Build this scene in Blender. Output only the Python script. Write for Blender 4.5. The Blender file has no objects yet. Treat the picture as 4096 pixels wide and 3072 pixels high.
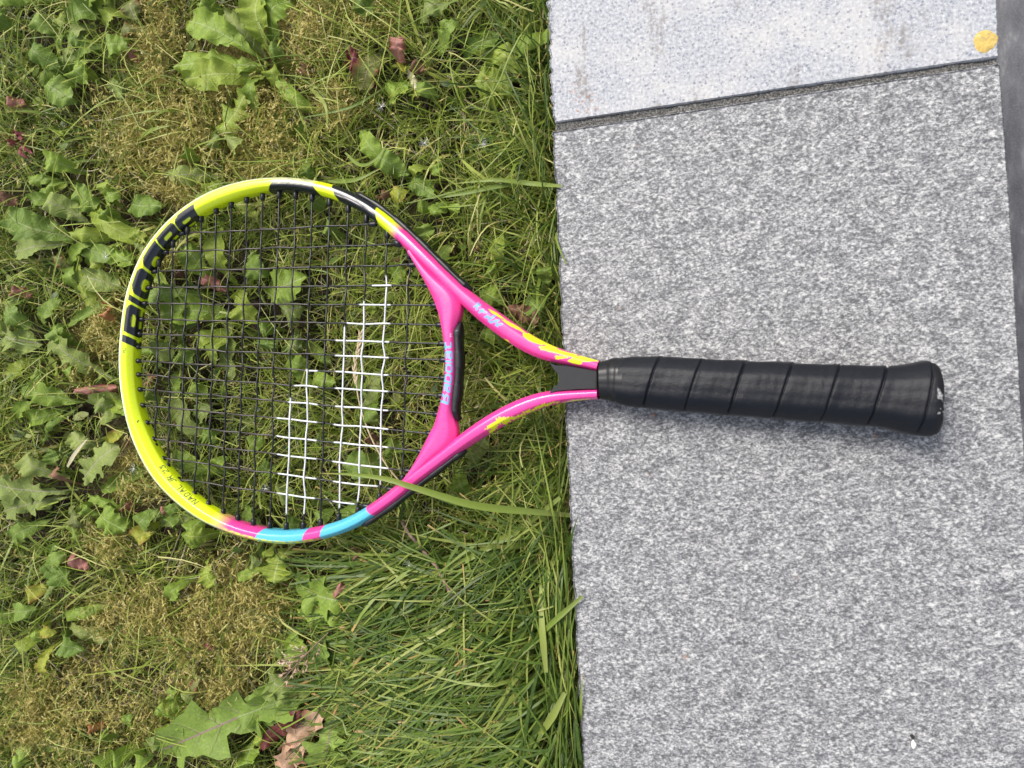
import bpy, math, random
import numpy as np
from mathutils import Vector, Matrix

R_ = math.radians
rng = np.random.default_rng(7)
random.seed(7)
scene = bpy.context.scene
COL = scene.collection

# ---------------------------------------------------------------- camera, sky, sun, exposure
TILT = R_(14.3)                 # the phone leans so that the step is nearer than the lawn
FPX = 4096 * 26 / 36            # focal length in photograph pixels
D0 = 0.4893                     # metres along the optical axis to the top of the step
CAM = np.array([D0 * math.sin(TILT), 0.0, D0 * math.cos(TILT)])
cam_d = bpy.data.cameras.new('camera')
cam = bpy.data.objects.new('camera', cam_d)
COL.objects.link(cam)
cam.location = CAM
cam.rotation_euler = (0, TILT, 0)
cam_d.sensor_width = 36
cam_d.lens = 26
cam_d.clip_start = 0.02
cam_d.clip_end = 200
cam_d.dof.use_dof = True
cam_d.dof.focus_distance = 0.53
cam_d.dof.aperture_fstop = 12
scene.camera = cam

SUN_EL, SUN_AZ = R_(56), R_(128)     # SUN_AZ: direction towards the sun, counter-clockwise from +X
world = bpy.data.worlds.new('World')
scene.world = world
world.use_nodes = True
wn = world.node_tree
bg = wn.nodes['Background']
sky = wn.nodes.new('ShaderNodeTexSky')
sky.sky_type = 'NISHITA'
sky.sun_disc = False
sky.sun_elevation = SUN_EL
sky.sun_rotation = math.pi / 2 - SUN_AZ
sky.air_density = 1.0
sky.dust_density = 4.0
sky.ozone_density = 1.0
hs = wn.nodes.new('ShaderNodeHueSaturation')      # thin high cloud: a paler sky
hs.inputs['Saturation'].default_value = 0.55
wn.links.new(sky.outputs[0], hs.inputs['Color'])
wn.links.new(hs.outputs[0], bg.inputs[0])
bg.inputs[1].default_value = 0.10

sun_d = bpy.data.lights.new('sun', 'SUN')
sun_d.energy = 1.5
sun_d.angle = R_(24)
sun_d.color = (1.0, 0.955, 0.89)
sun = bpy.data.objects.new('sun', sun_d)
COL.objects.link(sun)
sun.location = (0, 0, 5)
sd = Vector((math.cos(SUN_EL) * math.cos(SUN_AZ), math.cos(SUN_EL) * math.sin(SUN_AZ), math.sin(SUN_EL)))
sun.rotation_euler = sd.to_track_quat('Z', 'Y').to_euler()

vs = scene.view_settings
vs.view_transform = 'Standard'
vs.look = 'None'
vs.gamma = 1
vs.use_curve_mapping = False
vs.exposure = 0.93

# ---------------------------------------------------------------- pixels of the photograph -> points in the place
CR = np.array([[math.cos(TILT), 0, math.sin(TILT)], [0, 1, 0], [-math.sin(TILT), 0, math.cos(TILT)]])


def ray(px):
    px = np.atleast_2d(np.asarray(px, float))
    d = np.stack([(px[:, 0] - 2048) / FPX, -(px[:, 1] - 1536) / FPX, -np.ones(len(px))], 1)
    return d @ CR.T


def at(px, z=0.0, m=0.0):
    """points on the plane z = z + m * x under photograph pixels"""
    d = ray(px)
    t = (z + m * CAM[0] - CAM[2]) / (d[:, 2] - m * d[:, 0])
    return CAM + d * t[:, None]


def to_px(p):
    q = (np.asarray(p) - CAM) @ CR
    return np.stack([2048 + FPX * q[:, 0] / -q[:, 2], 1536 - FPX * q[:, 1] / -q[:, 2]], 1)


SOIL = -0.042                   # level of the soil, below the top of the step at z = 0
LEAFZ = -0.013

# ---------------------------------------------------------------- object helpers


def link(o, parent=None):
    COL.objects.link(o)
    if parent is not None:
        o.parent = parent
    return o


def tag(o, label=None, cat=None, group=None, kind=None):
    if label:
        o['label'] = label
    if cat:
        o['category'] = cat
    if group:
        o['group'] = group
    if kind:
        o['kind'] = kind
    return o


def empty(name, loc, label=None, cat=None, group=None):
    o = bpy.data.objects.new(name, None)
    o.location = loc
    o.empty_display_size = 0.01
    return tag(link(o), label, cat, group)


def mesh(name, V, Q, mat, parent=None, uv=None, col=None, smooth=True, origin=None):
    """V n x 3, Q a list of faces or an m x 4 / m x 3 array; uv, col given per vertex"""
    V = np.asarray(V, float).reshape(-1, 3)
    if origin is not None:
        V = V - np.asarray(origin)
    me = bpy.data.meshes.new(name)
    if isinstance(Q, np.ndarray):
        m, k = Q.shape
        me.vertices.add(len(V))
        me.vertices.foreach_set('co', V.astype(np.float32).ravel())
        me.loops.add(m * k)
        me.loops.foreach_set('vertex_index', Q.astype(np.int32).ravel())
        me.polygons.add(m)
        me.polygons.foreach_set('loop_start', np.arange(0, m * k, k, dtype=np.int32))
        me.update(calc_edges=True)
        li = Q.ravel()
    else:
        me.from_pydata([tuple(v) for v in V], [], [tuple(int(i) for i in f) for f in Q])
        me.update()
        li = np.zeros(len(me.loops), np.int32)
        me.loops.foreach_get('vertex_index', li)
    if uv is not None:
        l = me.uv_layers.new(name='UVMap')
        l.data.foreach_set('uv', np.asarray(uv, np.float32)[li].ravel())
    if col is not None:
        c = np.asarray(col, np.float32)
        if c.shape[1] == 3:
            c = np.concatenate([c, np.ones((len(c), 1), np.float32)], 1)
        a = me.color_attributes.new('paint', 'FLOAT_COLOR', 'POINT')
        a.data.foreach_set('color', c.ravel())
    if smooth:
        me.polygons.foreach_set('use_smooth', np.ones(len(me.polygons), bool))
    me.validate(verbose=False)
    me.materials.append(mat)
    o = bpy.data.objects.new(name, me)
    link(o, parent)
    if origin is not None:
        if parent is None:
            o.location = origin
    return o


def grid_quads(nr, nc, wrap_c=False, wrap_r=False):
    i = np.arange(nr if wrap_r else nr - 1)
    j = np.arange(nc if wrap_c else nc - 1)
    I, J = np.meshgrid(i, j, indexing='ij')
    a = (I * nc + J).ravel()
    b = (I * nc + (J + 1) % nc).ravel()
    c = (((I + 1) % nr) * nc + (J + 1) % nc).ravel()
    d = (((I + 1) % nr) * nc + J).ravel()
    return np.stack([a, b, c, d], 1)


def resample(P, step=None, n=None):
    """Catmull-Rom through the rows of P (any columns; the first two or three are a place), then even spacing"""
    P = np.asarray(P, float)
    Q = np.vstack([2 * P[0] - P[1], P, 2 * P[-1] - P[-2]])
    out = []
    for i in range(1, len(Q) - 2):
        t = np.linspace(0, 1, 24, endpoint=False)[:, None]
        p0, p1, p2, p3 = Q[i - 1], Q[i], Q[i + 1], Q[i + 2]
        out.append(0.5 * (2 * p1 + (p2 - p0) * t + (2 * p0 - 5 * p1 + 4 * p2 - p3) * t ** 2 + (3 * p1 - p0 - 3 * p2 + p3) * t ** 3))
    out.append(P[-1:])
    D = np.vstack(out)
    k = min(3, D.shape[1])
    s = np.concatenate([[0], np.cumsum(np.linalg.norm(np.diff(D[:, :k], axis=0), axis=1))])
    if n is None:
        n = max(2, int(s[-1] / step) + 1)
    q = np.linspace(0, s[-1], n)
    return np.stack([np.interp(q, s, D[:, c]) for c in range(D.shape[1])], 1), q


def gauss(A, sig):
    """smooth the rows of A along the first axis, ends held by reflection"""
    r = int(sig * 3) + 1
    k = np.exp(-0.5 * (np.arange(-r, r + 1) / sig) ** 2)
    k /= k.sum()
    out = np.empty_like(A)
    for c in range(A.shape[1]):
        a = A[:, c]
        p = np.concatenate([2 * a[0] - a[r:0:-1], a, 2 * a[-1] - a[-2:-r - 2:-1]])
        out[:, c] = np.convolve(p, k, 'valid')
    return out


def tube(path, rad, sides=8, cap=True):
    """round tube along path (n x 3), radius per row; returns V, faces"""
    P = np.asarray(path, float)
    n = len(P)
    rad = np.broadcast_to(np.asarray(rad, float), (n,))
    T = np.gradient(P, axis=0)
    T /= np.linalg.norm(T, axis=1)[:, None] + 1e-12
    up = np.array([0, 0, 1.0])
    S = np.cross(T, up)
    bad = np.linalg.norm(S, axis=1) < 1e-3
    S[bad] = [1, 0, 0]
    S /= np.linalg.norm(S, axis=1)[:, None]
    U = np.cross(S, T)
    a = np.linspace(0, 2 * math.pi, sides, endpoint=False)
    V = P[:, None] + rad[:, None, None] * (np.cos(a)[None, :, None] * S[:, None] + np.sin(a)[None, :, None] * U[:, None])
    F = [tuple(q) for q in grid_quads(n, sides, wrap_c=True)]
    if cap:
        F.append(tuple(range(sides))[::-1])
        F.append(tuple((n - 1) * sides + k for k in range(sides)))
    return V.reshape(-1, 3), F


def pts_in_poly(P, poly):
    x, y = P[:, 0], P[:, 1]
    poly = np.asarray(poly, float)
    inside = np.zeros(len(P), bool)
    j = len(poly) - 1
    for i in range(len(poly)):
        xi, yi = poly[i]
        xj, yj = poly[j]
        c = ((yi > y) != (yj > y)) & (x < (xj - xi) * (y - yi) / (yj - yi + 1e-12) + xi)
        inside ^= c
        j = i
    return inside


def seg_dist(P, a, b):
    a, b = np.asarray(a, float), np.asarray(b, float)
    ab = b - a
    t = np.clip(((P - a) @ ab) / (ab @ ab + 1e-12), 0, 1)
    return np.linalg.norm(P - a - t[:, None] * ab, axis=1)


# ---------------------------------------------------------------- material helpers
class NT:
    def __init__(s, name):
        s.m = bpy.data.materials.new(name)
        s.m.use_nodes = True
        s.t = s.m.node_tree
        s.b = s.t.nodes['Principled BSDF']
        s.out = s.t.nodes['Material Output']

    def n(s, kind, **kw):
        nd = s.t.nodes.new('ShaderNode' + kind)
        for k, v in kw.items():
            if k in nd.inputs:
                s.put(nd.inputs[k], v)
            else:
                setattr(nd, k, v)
        return nd

    def put(s, inp, v):
        if isinstance(v, bpy.types.NodeSocket):
            s.t.links.new(v, inp)
        else:
            inp.default_value = v

    def mix(s, fac, a, b, blend='MIX'):
        nd = s.t.nodes.new('ShaderNodeMix')
        nd.data_type = 'RGBA'
        nd.blend_type = blend
        s.put(nd.inputs[0], fac)
        for i, v in ((6, a), (7, b)):
            if isinstance(v, (tuple, list)) and len(v) == 3:
                v = (*v, 1)
            s.put(nd.inputs[i], v)
        return nd.outputs[2]

    def math(s, op, a, b=0.0, clamp=False):
        nd = s.t.nodes.new('ShaderNodeMath')
        nd.operation = op
        nd.use_clamp = clamp
        s.put(nd.inputs[0], a)
        s.put(nd.inputs[1], b)
        return nd.outputs[0]

    def ramp(s, fac, stops, interp='LINEAR'):
        nd = s.t.nodes.new('ShaderNodeValToRGB')
        cr = nd.color_ramp
        cr.interpolation = interp
        while len(cr.elements) < len(stops):
            cr.elements.new(0.5)
        for e, (p, c) in zip(cr.elements, stops):
            e.position = p
            e.color = (*c, 1) if len(c) == 3 else c
        s.put(nd.inputs[0], fac)
        return nd.outputs[0]

    def step(s, v, lo, hi):
        nd = s.t.nodes.new('ShaderNodeMapRange')
        s.put(nd.inputs[0], v)
        nd.inputs[1].default_value = lo
        nd.inputs[2].default_value = hi
        return nd.outputs[0]

    def noise(s, scale, detail=3, rough=0.5, vec=None):
        nd = s.t.nodes.new('ShaderNodeTexNoise')
        nd.inputs['Scale'].default_value = scale
        nd.inputs['Detail'].default_value = detail
        nd.inputs['Roughness'].default_value = rough
        if vec is not None:
            s.t.links.new(vec, nd.inputs['Vector'])
        return nd.outputs[0]

    def obj(s):
        return s.n('TexCoord').outputs['Object']

    def pos(s):
        return s.n('NewGeometry').outputs['Position']

    def bump(s, h, strength=0.3, dist=0.001):
        nd = s.n('Bump', Strength=strength, Distance=dist, Height=h)
        s.t.links.new(nd.outputs[0], s.b.inputs['Normal'])

    def fin(s, color, rough=0.5, spec=0.5, translucent=None):
        if isinstance(color, (tuple, list)) and len(color) == 3:
            color = (*color, 1)
        s.put(s.b.inputs['Base Color'], color)
        s.put(s.b.inputs['Roughness'], rough)
        s.b.inputs['Specular IOR Level'].default_value = spec
        if translucent:
            tr = s.n('BsdfTranslucent')
            s.put(tr.inputs[0], color)
            mx = s.n('MixShader')
            mx.inputs[0].default_value = translucent
            s.t.links.new(s.b.outputs[0], mx.inputs[1])
            s.t.links.new(tr.outputs[0], mx.inputs[2])
            s.t.links.new(mx.outputs[0], s.out.inputs[0])
        return s.m


def simple(name, color, rough=0.5, spec=0.5):
    return NT(name).fin(color, rough, spec)


# ================================================================ LARGE STRUCTURE
# ---- soil under the lawn
def soil_mat():
    t = NT('soil')
    p = t.pos()
    a = t.noise(420, 4, .6, p)
    b = t.noise(45, 3, .6, p)
    c = t.ramp(a, [(.3, (.014, .011, .008)), (.5, (.040, .030, .020)), (.62, (.075, .06, .038)), (.75, (.16, .13, .085))])
    c = t.mix(t.step(b, .5, .62), c, (.045, .048, .016))
    mo = t.ramp(a, [(.3, (.07, .06, .015)), (.5, (.20, .17, .045)), (.65, (.34, .29, .09))])      # moss growing on it
    c = t.mix(t.n('Attribute', attribute_name='paint').outputs['Fac'], c, mo)
    t.bump(a, .9, .004)
    return t.fin(c, .95, .15)


def slab_edge_y(pts):
    return at(pts, 0)


n = 70
gx = np.concatenate([[-20, -4, -1], np.linspace(-.62, .06, n), [.07]])
gy = np.concatenate([[-20, -4, -1], np.linspace(-.46, .46, n), [1, 4, 20]])
X, Y = np.meshgrid(gx, gy, indexing='ij')
Z = SOIL + 0.004 * np.sin(X * 31 + 1.3 * np.sin(Y * 23)) * np.cos(Y * 27) + rng.normal(0, .0012, X.shape)


# ---- paving beyond the step, a good way lower
def low_paving_mat():
    t = NT('lower_paving')
    p = t.pos()
    mp = t.n('Mapping', Vector=p)
    mp.inputs['Scale'].default_value = (1, .35, 1)
    mp.inputs['Rotation'].default_value = (0, 0, R_(35))
    a = t.noise(90, 5, .65, mp.outputs[0])
    b = t.noise(700, 3, .6, p)
    c = t.ramp(a, [(.35, (0.092, 0.092, 0.100)), (.55, (0.136, 0.136, 0.144)), (.7, (0.264, 0.264, 0.272))])
    c = t.mix(t.math('MULTIPLY', t.step(b, .5, .75), .35), c, (.26, .26, .275))
    return t.fin(c, .8, .3)


P0 = np.array([[.2, -20, -.17], [20, -20, -.17], [20, 20, -.17], [.2, 20, -.17]])
o = mesh('pavement', P0, np.array([[0, 1, 2, 3]]), low_paving_mat(), smooth=False)
tag(o, kind='structure')


# ---- granite slabs of the step
def granite_mat(kind):
    t = NT('granite_' + kind)
    p = t.pos()
    mp = t.n('Mapping', Vector=p)
    mp.inputs['Rotation'].default_value = (0, 0, R_(-28))
    mp.inputs['Scale'].default_value = (1, 1.5, 1)
    q = mp.outputs[0]
    if kind == 'grey':
        a = t.noise(340, 4, .75, q)
        c0 = t.noise(85, 4, .65, q)
        warp = t.n('VectorMath', operation='ADD')
        t.t.links.new(q, warp.inputs[0])
        wz = t.n('TexNoise')
        wz.inputs['Scale'].default_value = 500
        t.t.links.new(q, wz.inputs['Vector'])
        ws = t.n('VectorMath', operation='SCALE')
        t.t.links.new(wz.outputs['Color'], ws.inputs[0])
        ws.inputs['Scale'].default_value = .0016
        t.t.links.new(ws.outputs[0], warp.inputs[1])
        g1 = t.n('TexVoronoi', Scale=760.0)
        t.t.links.new(warp.outputs[0], g1.inputs['Vector'])
        g2 = t.n('TexVoronoi', Scale=1350.0)
        t.t.links.new(warp.outputs[0], g2.inputs['Vector'])
        r1 = t.n('SeparateColor', Color=g1.outputs['Color']).outputs[0]
        r2 = t.n('SeparateColor', Color=g2.outputs['Color']).outputs[1]
        s = t.math('ADD', t.math('MULTIPLY', r1, .24), t.math('MULTIPLY', r2, .20))
        s = t.math('ADD', s, t.math('MULTIPLY', t.math('SUBTRACT', a, .5), 1.15))
        s = t.math('ADD', s, t.math('MULTIPLY', t.math('SUBTRACT', c0, .5), .62))
        s = t.math('ADD', s, .28)
        c = t.ramp(s, [(.26, (.086, .088, .093)), (.41, (.160, .162, .169)), (.51, (.238, .240, .246)), (.62, (.350, .351, .352)), (.78, (.575, .572, .56))])
        v = t.n('TexVoronoi', Scale=62.0, Vector=p)
        vn = t.noise(15, 2, .5, p)
        m = t.math('MULTIPLY', t.step(v.outputs['Distance'], .14, .05), t.step(vn, .60, .66))
        c = t.mix(t.math('MULTIPLY', m, .8), c, (.33, .15, .07))
        hb = s
        ro = .62
    else:
        a = t.noise(520, 3, .7, p)
        b = t.noise(26, 4, .6, p)
        c = t.ramp(a, [(.33, (.24, .252, .278)), (.46, (.355, .368, .395)), (.60, (.475, .484, .50)), (.72, (.62, .62, .615))])
        c = t.mix(t.math('MULTIPLY', t.step(b, .47, .66), .45), c, (.58, .555, .52))
        v = t.n('TexVoronoi', Scale=330.0, Vector=p)
        vn = t.noise(900, 1, .5, p)
        m = t.math('MULTIPLY', t.step(v.outputs['Distance'], .34, .22), t.step(vn, .42, .5))
        c = t.mix(t.math('MULTIPLY', m, .75), c, (.16, .17, .22))
        # brown weathering streaks that run along the grain of the stone
        mp2 = t.n('Mapping', Vector=p)
        mp2.inputs['Rotation'].default_value = (0, 0, R_(14))
        mp2.inputs['Scale'].default_value = (1, .3, 1)
        st = t.noise(46, 4, .62, mp2.outputs[0])
        st2 = t.noise(300, 3, .6, p)
        m = t.math('MULTIPLY', t.step(st, .57, .64), t.step(st2, .42, .55))
        c = t.mix(t.math('MULTIPLY', m, .7), c, (.19, .165, .145))
        # rust flecks in two corners of the stone
        for cpx_, rr_ in (((2330, 435), .016), ((2265, 350), .006)):
            q_ = at([cpx_], 0)[0]
            dd = t.n('VectorMath', operation='DISTANCE')
            t.t.links.new(p, dd.inputs[0])
            dd.inputs[1].default_value = tuple(q_)
            ns = t.noise(330, 3, .6, p)
            m = t.math('MULTIPLY', t.step(dd.outputs['Value'], rr_, rr_ * .3), t.step(ns, .58, .64))
            c = t.mix(t.math('MULTIPLY', m, .85), c, (.36, .13, .05))
        hb = a
        ro = .7
    t.bump(hb, .18, .0008)
    return t.fin(c, ro, .35)


def line_pts(pts, n, jag, seed):
    """n points along a pixel polyline, rough like a hewn edge"""
    r = np.random.default_rng(seed)
    P, q = resample(np.array(pts, float), n=n)
    nz = r.normal(0, 1, n)
    chip = np.clip(np.convolve(r.normal(0, 1, n), np.hanning(17) / 3, 'same') - .4, 0, None)
    nz = .35 * nz + np.convolve(r.normal(0, 1, n), [.3, .7, 1, .7, .3], 'same') + np.convolve(r.normal(0, 1, n), np.ones(9) / 3, 'same')
    P[:, 0] += nz * jag * .55 + chip * jag * 1.6
    return P


def slab(label, left, right, top, bot, mat, jag, seed, thick=.05):
    """left, right: pixel polylines downwards; top, bot: None"""
    NR = 380
    L = at(line_pts(left, NR, jag, seed), 0)
    Rr = at(line_pts(right, NR, .7, seed + 1), 0)
    w = np.concatenate([[0, .004, .012, .03], np.linspace(.08, .92, 9), [.97, .988, .996, 1]])
    nc = len(w)
    r = np.random.default_rng(seed + 2)
    top_v = []
    bev = .0006
    for k in range(NR):
        row = L[k][None] * (1 - w)[:, None] + Rr[k][None] * w[:, None]
        top_v.append(row)
    T = np.array(top_v)
    T[1:-1, 1:-1, 2] += r.normal(0, .000006, (T.shape[0] - 2, T.shape[1] - 2))
    # rolled arrises: inner outline level, outer outline dropped, then straight down
    rows = []
    dn = T.copy()
    def ring(A, inset, z):
        B = np.concatenate([A[0], A[1:, -1], A[-1, -2::-1], A[-2:0:-1, 0]])
        c = B.mean(0)
        nB = np.roll(B, -1, 0) - np.roll(B, 1, 0)
        nn = np.stack([nB[:, 1], -nB[:, 0]], 1)
        nn /= np.linalg.norm(nn, axis=1)[:, None] + 1e-9
        s = np.sign(((B[:, :2] - c[:2]) * nn).sum(1).mean())
        B = B.copy()
        B[:, :2] += nn * s * inset
        B[:, 2] += z
        return B
    V = [T.reshape(-1, 3)]
    F = [tuple(q) for q in grid_quads(NR, nc)]
    idx = np.arange(NR * nc).reshape(NR, nc)
    edge = list(idx[0]) + list(idx[1:, -1]) + list(idx[-1, -2::-1]) + list(idx[-2:0:-1, 0])
    base = NR * nc
    prev = edge
    for inset, z in ((bev * .6, -bev * .4), (bev * .95, -bev), (bev * 1.0, -thick)):
        B = ring(T, inset, z)
        B[:, :2] += r.normal(0, .00015, B[:, :2].shape)
        V.append(B)
        cur = list(range(base, base + len(B)))
        base += len(B)
        m = len(B)
        for i in range(m):
            F.append((prev[i], prev[(i + 1) % m], cur[(i + 1) % m], cur[i]))
        prev = cur
    V = np.vstack(V)
    org = V[:NR * nc].mean(0)
    o = mesh('granite_slab', V, F, mat, origin=org)
    me = o.data
    return tag(o, label, 'stone slab', 'granite slabs of the step')


slab('large grey speckled granite slab that the black racket handle lies on',
     [(2213, 530), (2222, 700), (2232, 900), (2250, 1300), (2268, 1722), (2300, 2400), (2337, 3072), (2360, 3500)],
     [(3995, 258), (4033, 800), (4081, 1600), (4175, 3072), (4205, 3500)], None, None, granite_mat('grey'), 1.6, 3)
slab('pale weathered granite slab with brown streaks and a yellow lichen spot',
     [(2182, -420), (2194, 0), (2202, 158), (2206, 352), (2222, 486)],
     [(3960, -420), (3983, 0), (3987, 120), (3989, 180), (3991, 222)], None, None, granite_mat('pale'), 3.2, 9)


def mortar_mat():
    t = NT('mortar')
    a = t.noise(900, 3, .7, t.pos())
    c = t.ramp(a, [(.35, (.035, .035, .035)), (.5, (.12, .117, .11)), (.65, (.30, .29, .27))])
    t.bump(a, .8, .002)
    return t.fin(c, .95, .2)


J = at([(2224, 470), (3988, 205), (3988, 272), (2219, 545)], -.0012)
n = 60
w = np.linspace(0, 1, n)
A = J[0] * (1 - w)[:, None] + J[1] * w[:, None]
B = J[3] * (1 - w)[:, None] + J[2] * w[:, None]
rows = np.stack([A + [0, 0, -.03], A, A * .7 + B * .3 + [0, 0, -.0008], A * .3 + B * .7 + [0, 0, -.0008], B, B + [0, 0, -.03]], 1)
rows[:, 1:5, 2] += rng.normal(0, .0004, (n, 4))
o = mesh('mortar_joint', rows.reshape(-1, 3), grid_quads(n, 6), mortar_mat())
tag(o, kind='structure')

# masonry that carries the slabs, set back under them
RB = at([(2250, -420), (3930, -420), (4130, 3500), (2390, 3500)], 0)
bt, bb = RB.copy(), RB.copy()
bt[:, 2] = -.05
bb[:, 2] = -.3
o = mesh('step_base', np.vstack([bt, bb]), [(0, 1, 2, 3), (0, 4, 5, 1), (1, 5, 6, 2), (2, 6, 7, 3), (3, 7, 4, 0)], simple('step_base', (.2, .2, .2), .9), smooth=False)
tag(o, kind='structure')

# ================================================================ RACKET
ZR, MR = 0.0145, 0.010          # plane through the middle of the frame: z = ZR + MR * x


def rat(px):
    return at(px, ZR, MR)


racket = empty('tennis_racket', rat([(1600, 1480)])[0], 'pink, yellow and black junior tennis racket lying with its handle on the granite slab', 'tennis racket')
RO = np.array(racket.location)

PINK = np.array((.86, .055, .31))
PINKD = np.array((.62, .03, .22))
YEL = np.array((.80, .97, .010))
BLK = np.array((.010, .013, .020))
BLU = np.array((.10, .50, .68))
WHT = np.array((.80, .84, .84))


def paint_mat(name, rough=.25, coat=.5):
    t = NT(name)
    a = t.n('Attribute', attribute_name='paint').outputs['Color']
    sc = t.noise(160, 4, .7, t.pos())
    ro = t.math('ADD', rough, t.math('MULTIPLY', t.step(sc, .45, .8), .22))
    t.b.inputs['Coat Weight'].default_value = coat
    t.b.inputs['Coat Roughness'].default_value = .08
    return t.fin(a, ro, .5)


M_PAINT = paint_mat('racket_paint')


def rubber_mat(name, base=(.012, .0125, .014), rough=.42, bump=.15, scuff=.03):
    t = NT(name)
    p = t.pos()
    a = t.noise(140, 4, .6, p)
    b = t.noise(1800, 2, .6, p)
    c = t.mix(t.math('MULTIPLY', t.step(a, .55, .8), .5), base, (scuff, scuff, scuff * 1.05))
    t.bump(b, bump, .0003)
    return t.fin(c, t.math('ADD', rough, t.math('MULTIPLY', a, .15)), .45)


M_PLASTIC = rubber_mat('black_plastic', (.010, .011, .013), .30, .05)
M_STRING = None

MAIN = [((2395, 1443), (2395, 1487)), ((2317, 1421), (2312, 1467)), ((2266, 1403), (2250, 1458)), ((2189, 1373), (2170, 1441)),
        ((2112, 1329), (2085, 1402)), ((2035, 1275), (2000, 1345)), ((1959, 1219), (1918, 1283)), ((1885, 1165), (1845, 1214)),
        ((1800, 1085), (1765, 1132)), ((1725, 1010), (1688, 1058)), ((1665, 950), (1627, 1000)), ((1600, 892), (1560, 936)),
        ((1545, 848), (1507, 888)), ((1487, 809), (1455, 851)), ((1425, 775), (1400, 824)), ((1352, 744), (1335, 799)),
        ((1249, 722), (1240, 777)), ((1150, 711), (1148, 767)), ((1050, 714), (1060, 776)), ((979, 724), (1003, 790)),
        ((882, 751), (915, 820)), ((786, 797), (835, 857)), ((699, 859), (755, 914)), ((627, 934), (695, 975)),
        ((566, 1023), (645, 1043)), ((528, 1108), (612, 1122)), ((499, 1205), (586, 1212)), ((484, 1320), (570, 1325)),
        ((477, 1421), (564, 1421)), ((479, 1513), (566, 1513)), ((489, 1594), (575, 1588)), ((508, 1686), (592, 1666)),
        ((536, 1773), (622, 1740)), ((579, 1860), (660, 1821)), ((633, 1936), (708, 1893)), ((704, 2006), (769, 1955)),
        ((780, 2064), (834, 2010)), ((861, 2107), (900, 2050)), ((942, 2139), (965, 2081)), ((1035, 2164), (1050, 2106)),
        ((1146, 2176), (1146, 2117)), ((1228, 2169), (1220, 2114)), ((1298, 2155), (1284, 2103)), ((1380, 2131), (1358, 2083)),
        ((1450, 2101), (1420, 2056)), ((1499, 2072), (1465, 2030)), ((1597, 2003), (1558, 1966)), ((1678, 1938), (1640, 1893)),
        ((1760, 1876), (1727, 1828)), ((1840, 1814), (1812, 1764)), ((1880, 1788), (1850, 1732)), ((1959, 1737), (1925, 1678)),
        ((2061, 1681), (2030, 1617)), ((2138, 1645), (2115, 1582)), ((2215, 1619), (2200, 1560)), ((2266, 1608), (2260, 1560)),
        ((2317, 1601), (2317, 1558)), ((2395, 1595), (2392, 1556))]
BRIDGE = [((1636, 1008), (1662, 1012)), ((1680, 1084), (1722, 1086)), ((1719, 1147), (1784, 1148)), ((1742, 1205), (1862, 1215)),
          ((1758, 1262), (1850, 1262)), ((1770, 1315), (1831, 1315)), ((1778, 1373), (1835, 1373)), ((1782, 1434), (1838, 1434)),
          ((1779, 1511), (1836, 1511)), ((1771, 1575), (1830, 1570)), ((1758, 1640), (1820, 1640)), ((1740, 1695), (1832, 1704)),
          ((1722, 1737), (1850, 1742)), ((1695, 1793), (1775, 1800)), ((1660, 1858), (1708, 1862)), ((1611, 1927), (1636, 1932))]


def fit_path(pairs, b_half, step, sig, amin):
    """pairs of seen edges -> even centreline (world), outward normal, in-plane half width, seen half width"""
    o, i = rat([p[0] for p in pairs]), rat([p[1] for p in pairs])
    mid = (o + i) / 2
    hw = np.linalg.norm(o - i, axis=1)[:, None] / 2
    P, s = resample(np.hstack([mid, hw]), step)
    P = gauss(P, sig)
    C, hw = P[:, :3], P[:, 3]
    T = np.gradient(C, axis=0)
    T /= np.linalg.norm(T, axis=1)[:, None]
    N = np.stack([T[:, 1], -T[:, 0], np.zeros(len(T))], 1)
    oo, _ = resample(o, n=len(C))
    if ((oo - C) * N).sum(1).mean() < 0:
        N = -N
    N /= np.linalg.norm(N, axis=1)[:, None]
    d = C - CAM
    k = (d * N).sum(1) / -d[:, 2]
    a = np.sqrt(np.maximum(hw ** 2 - (b_half * k) ** 2, amin ** 2))
    a = gauss(a[:, None], sig)[:, 0]
    return C, N, a, hw, s


def octagon(nsub=3, c=.5):
    P = np.array([(1, -c), (1, c), (c, 1), (-c, 1), (-1, c), (-1, -c), (-c, -1), (c, -1)], float)
    for k in range(nsub):
        q = np.roll(P, -1, 0)
        f = (.13, .25, .25)[k]
        P = np.stack([P * (1 - f) + q * f, P * f + q * (1 - f)], 1).reshape(-1, 2)
    return P


PROF = octagon(3, .46)           # 64 points, x outward, y up
BH = .0082


def sweep(C, N, a, b, prof=PROF):
    up = np.array([0, 0, 1.0])
    V = C[:, None] + N[:, None] * (a[:, None] * prof[None, :, 0])[..., None] + up * (np.broadcast_to(b, a.shape)[:, None] * prof[None, :, 1])[..., None]
    return V


def seen_coords(V, C, N, hw):
    """where each vertex shows across the seen width (-1 inner edge .. 1 outer edge) and in pixels"""
    n, m, _ = V.shape
    px = to_px(V.reshape(-1, 3))
    w = rat(px).reshape(n, m, 3)
    p = ((w - C[:, None]) * N[:, None]).sum(-1) / hw[:, None]
    return p, px.reshape(n, m, 2)


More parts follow.
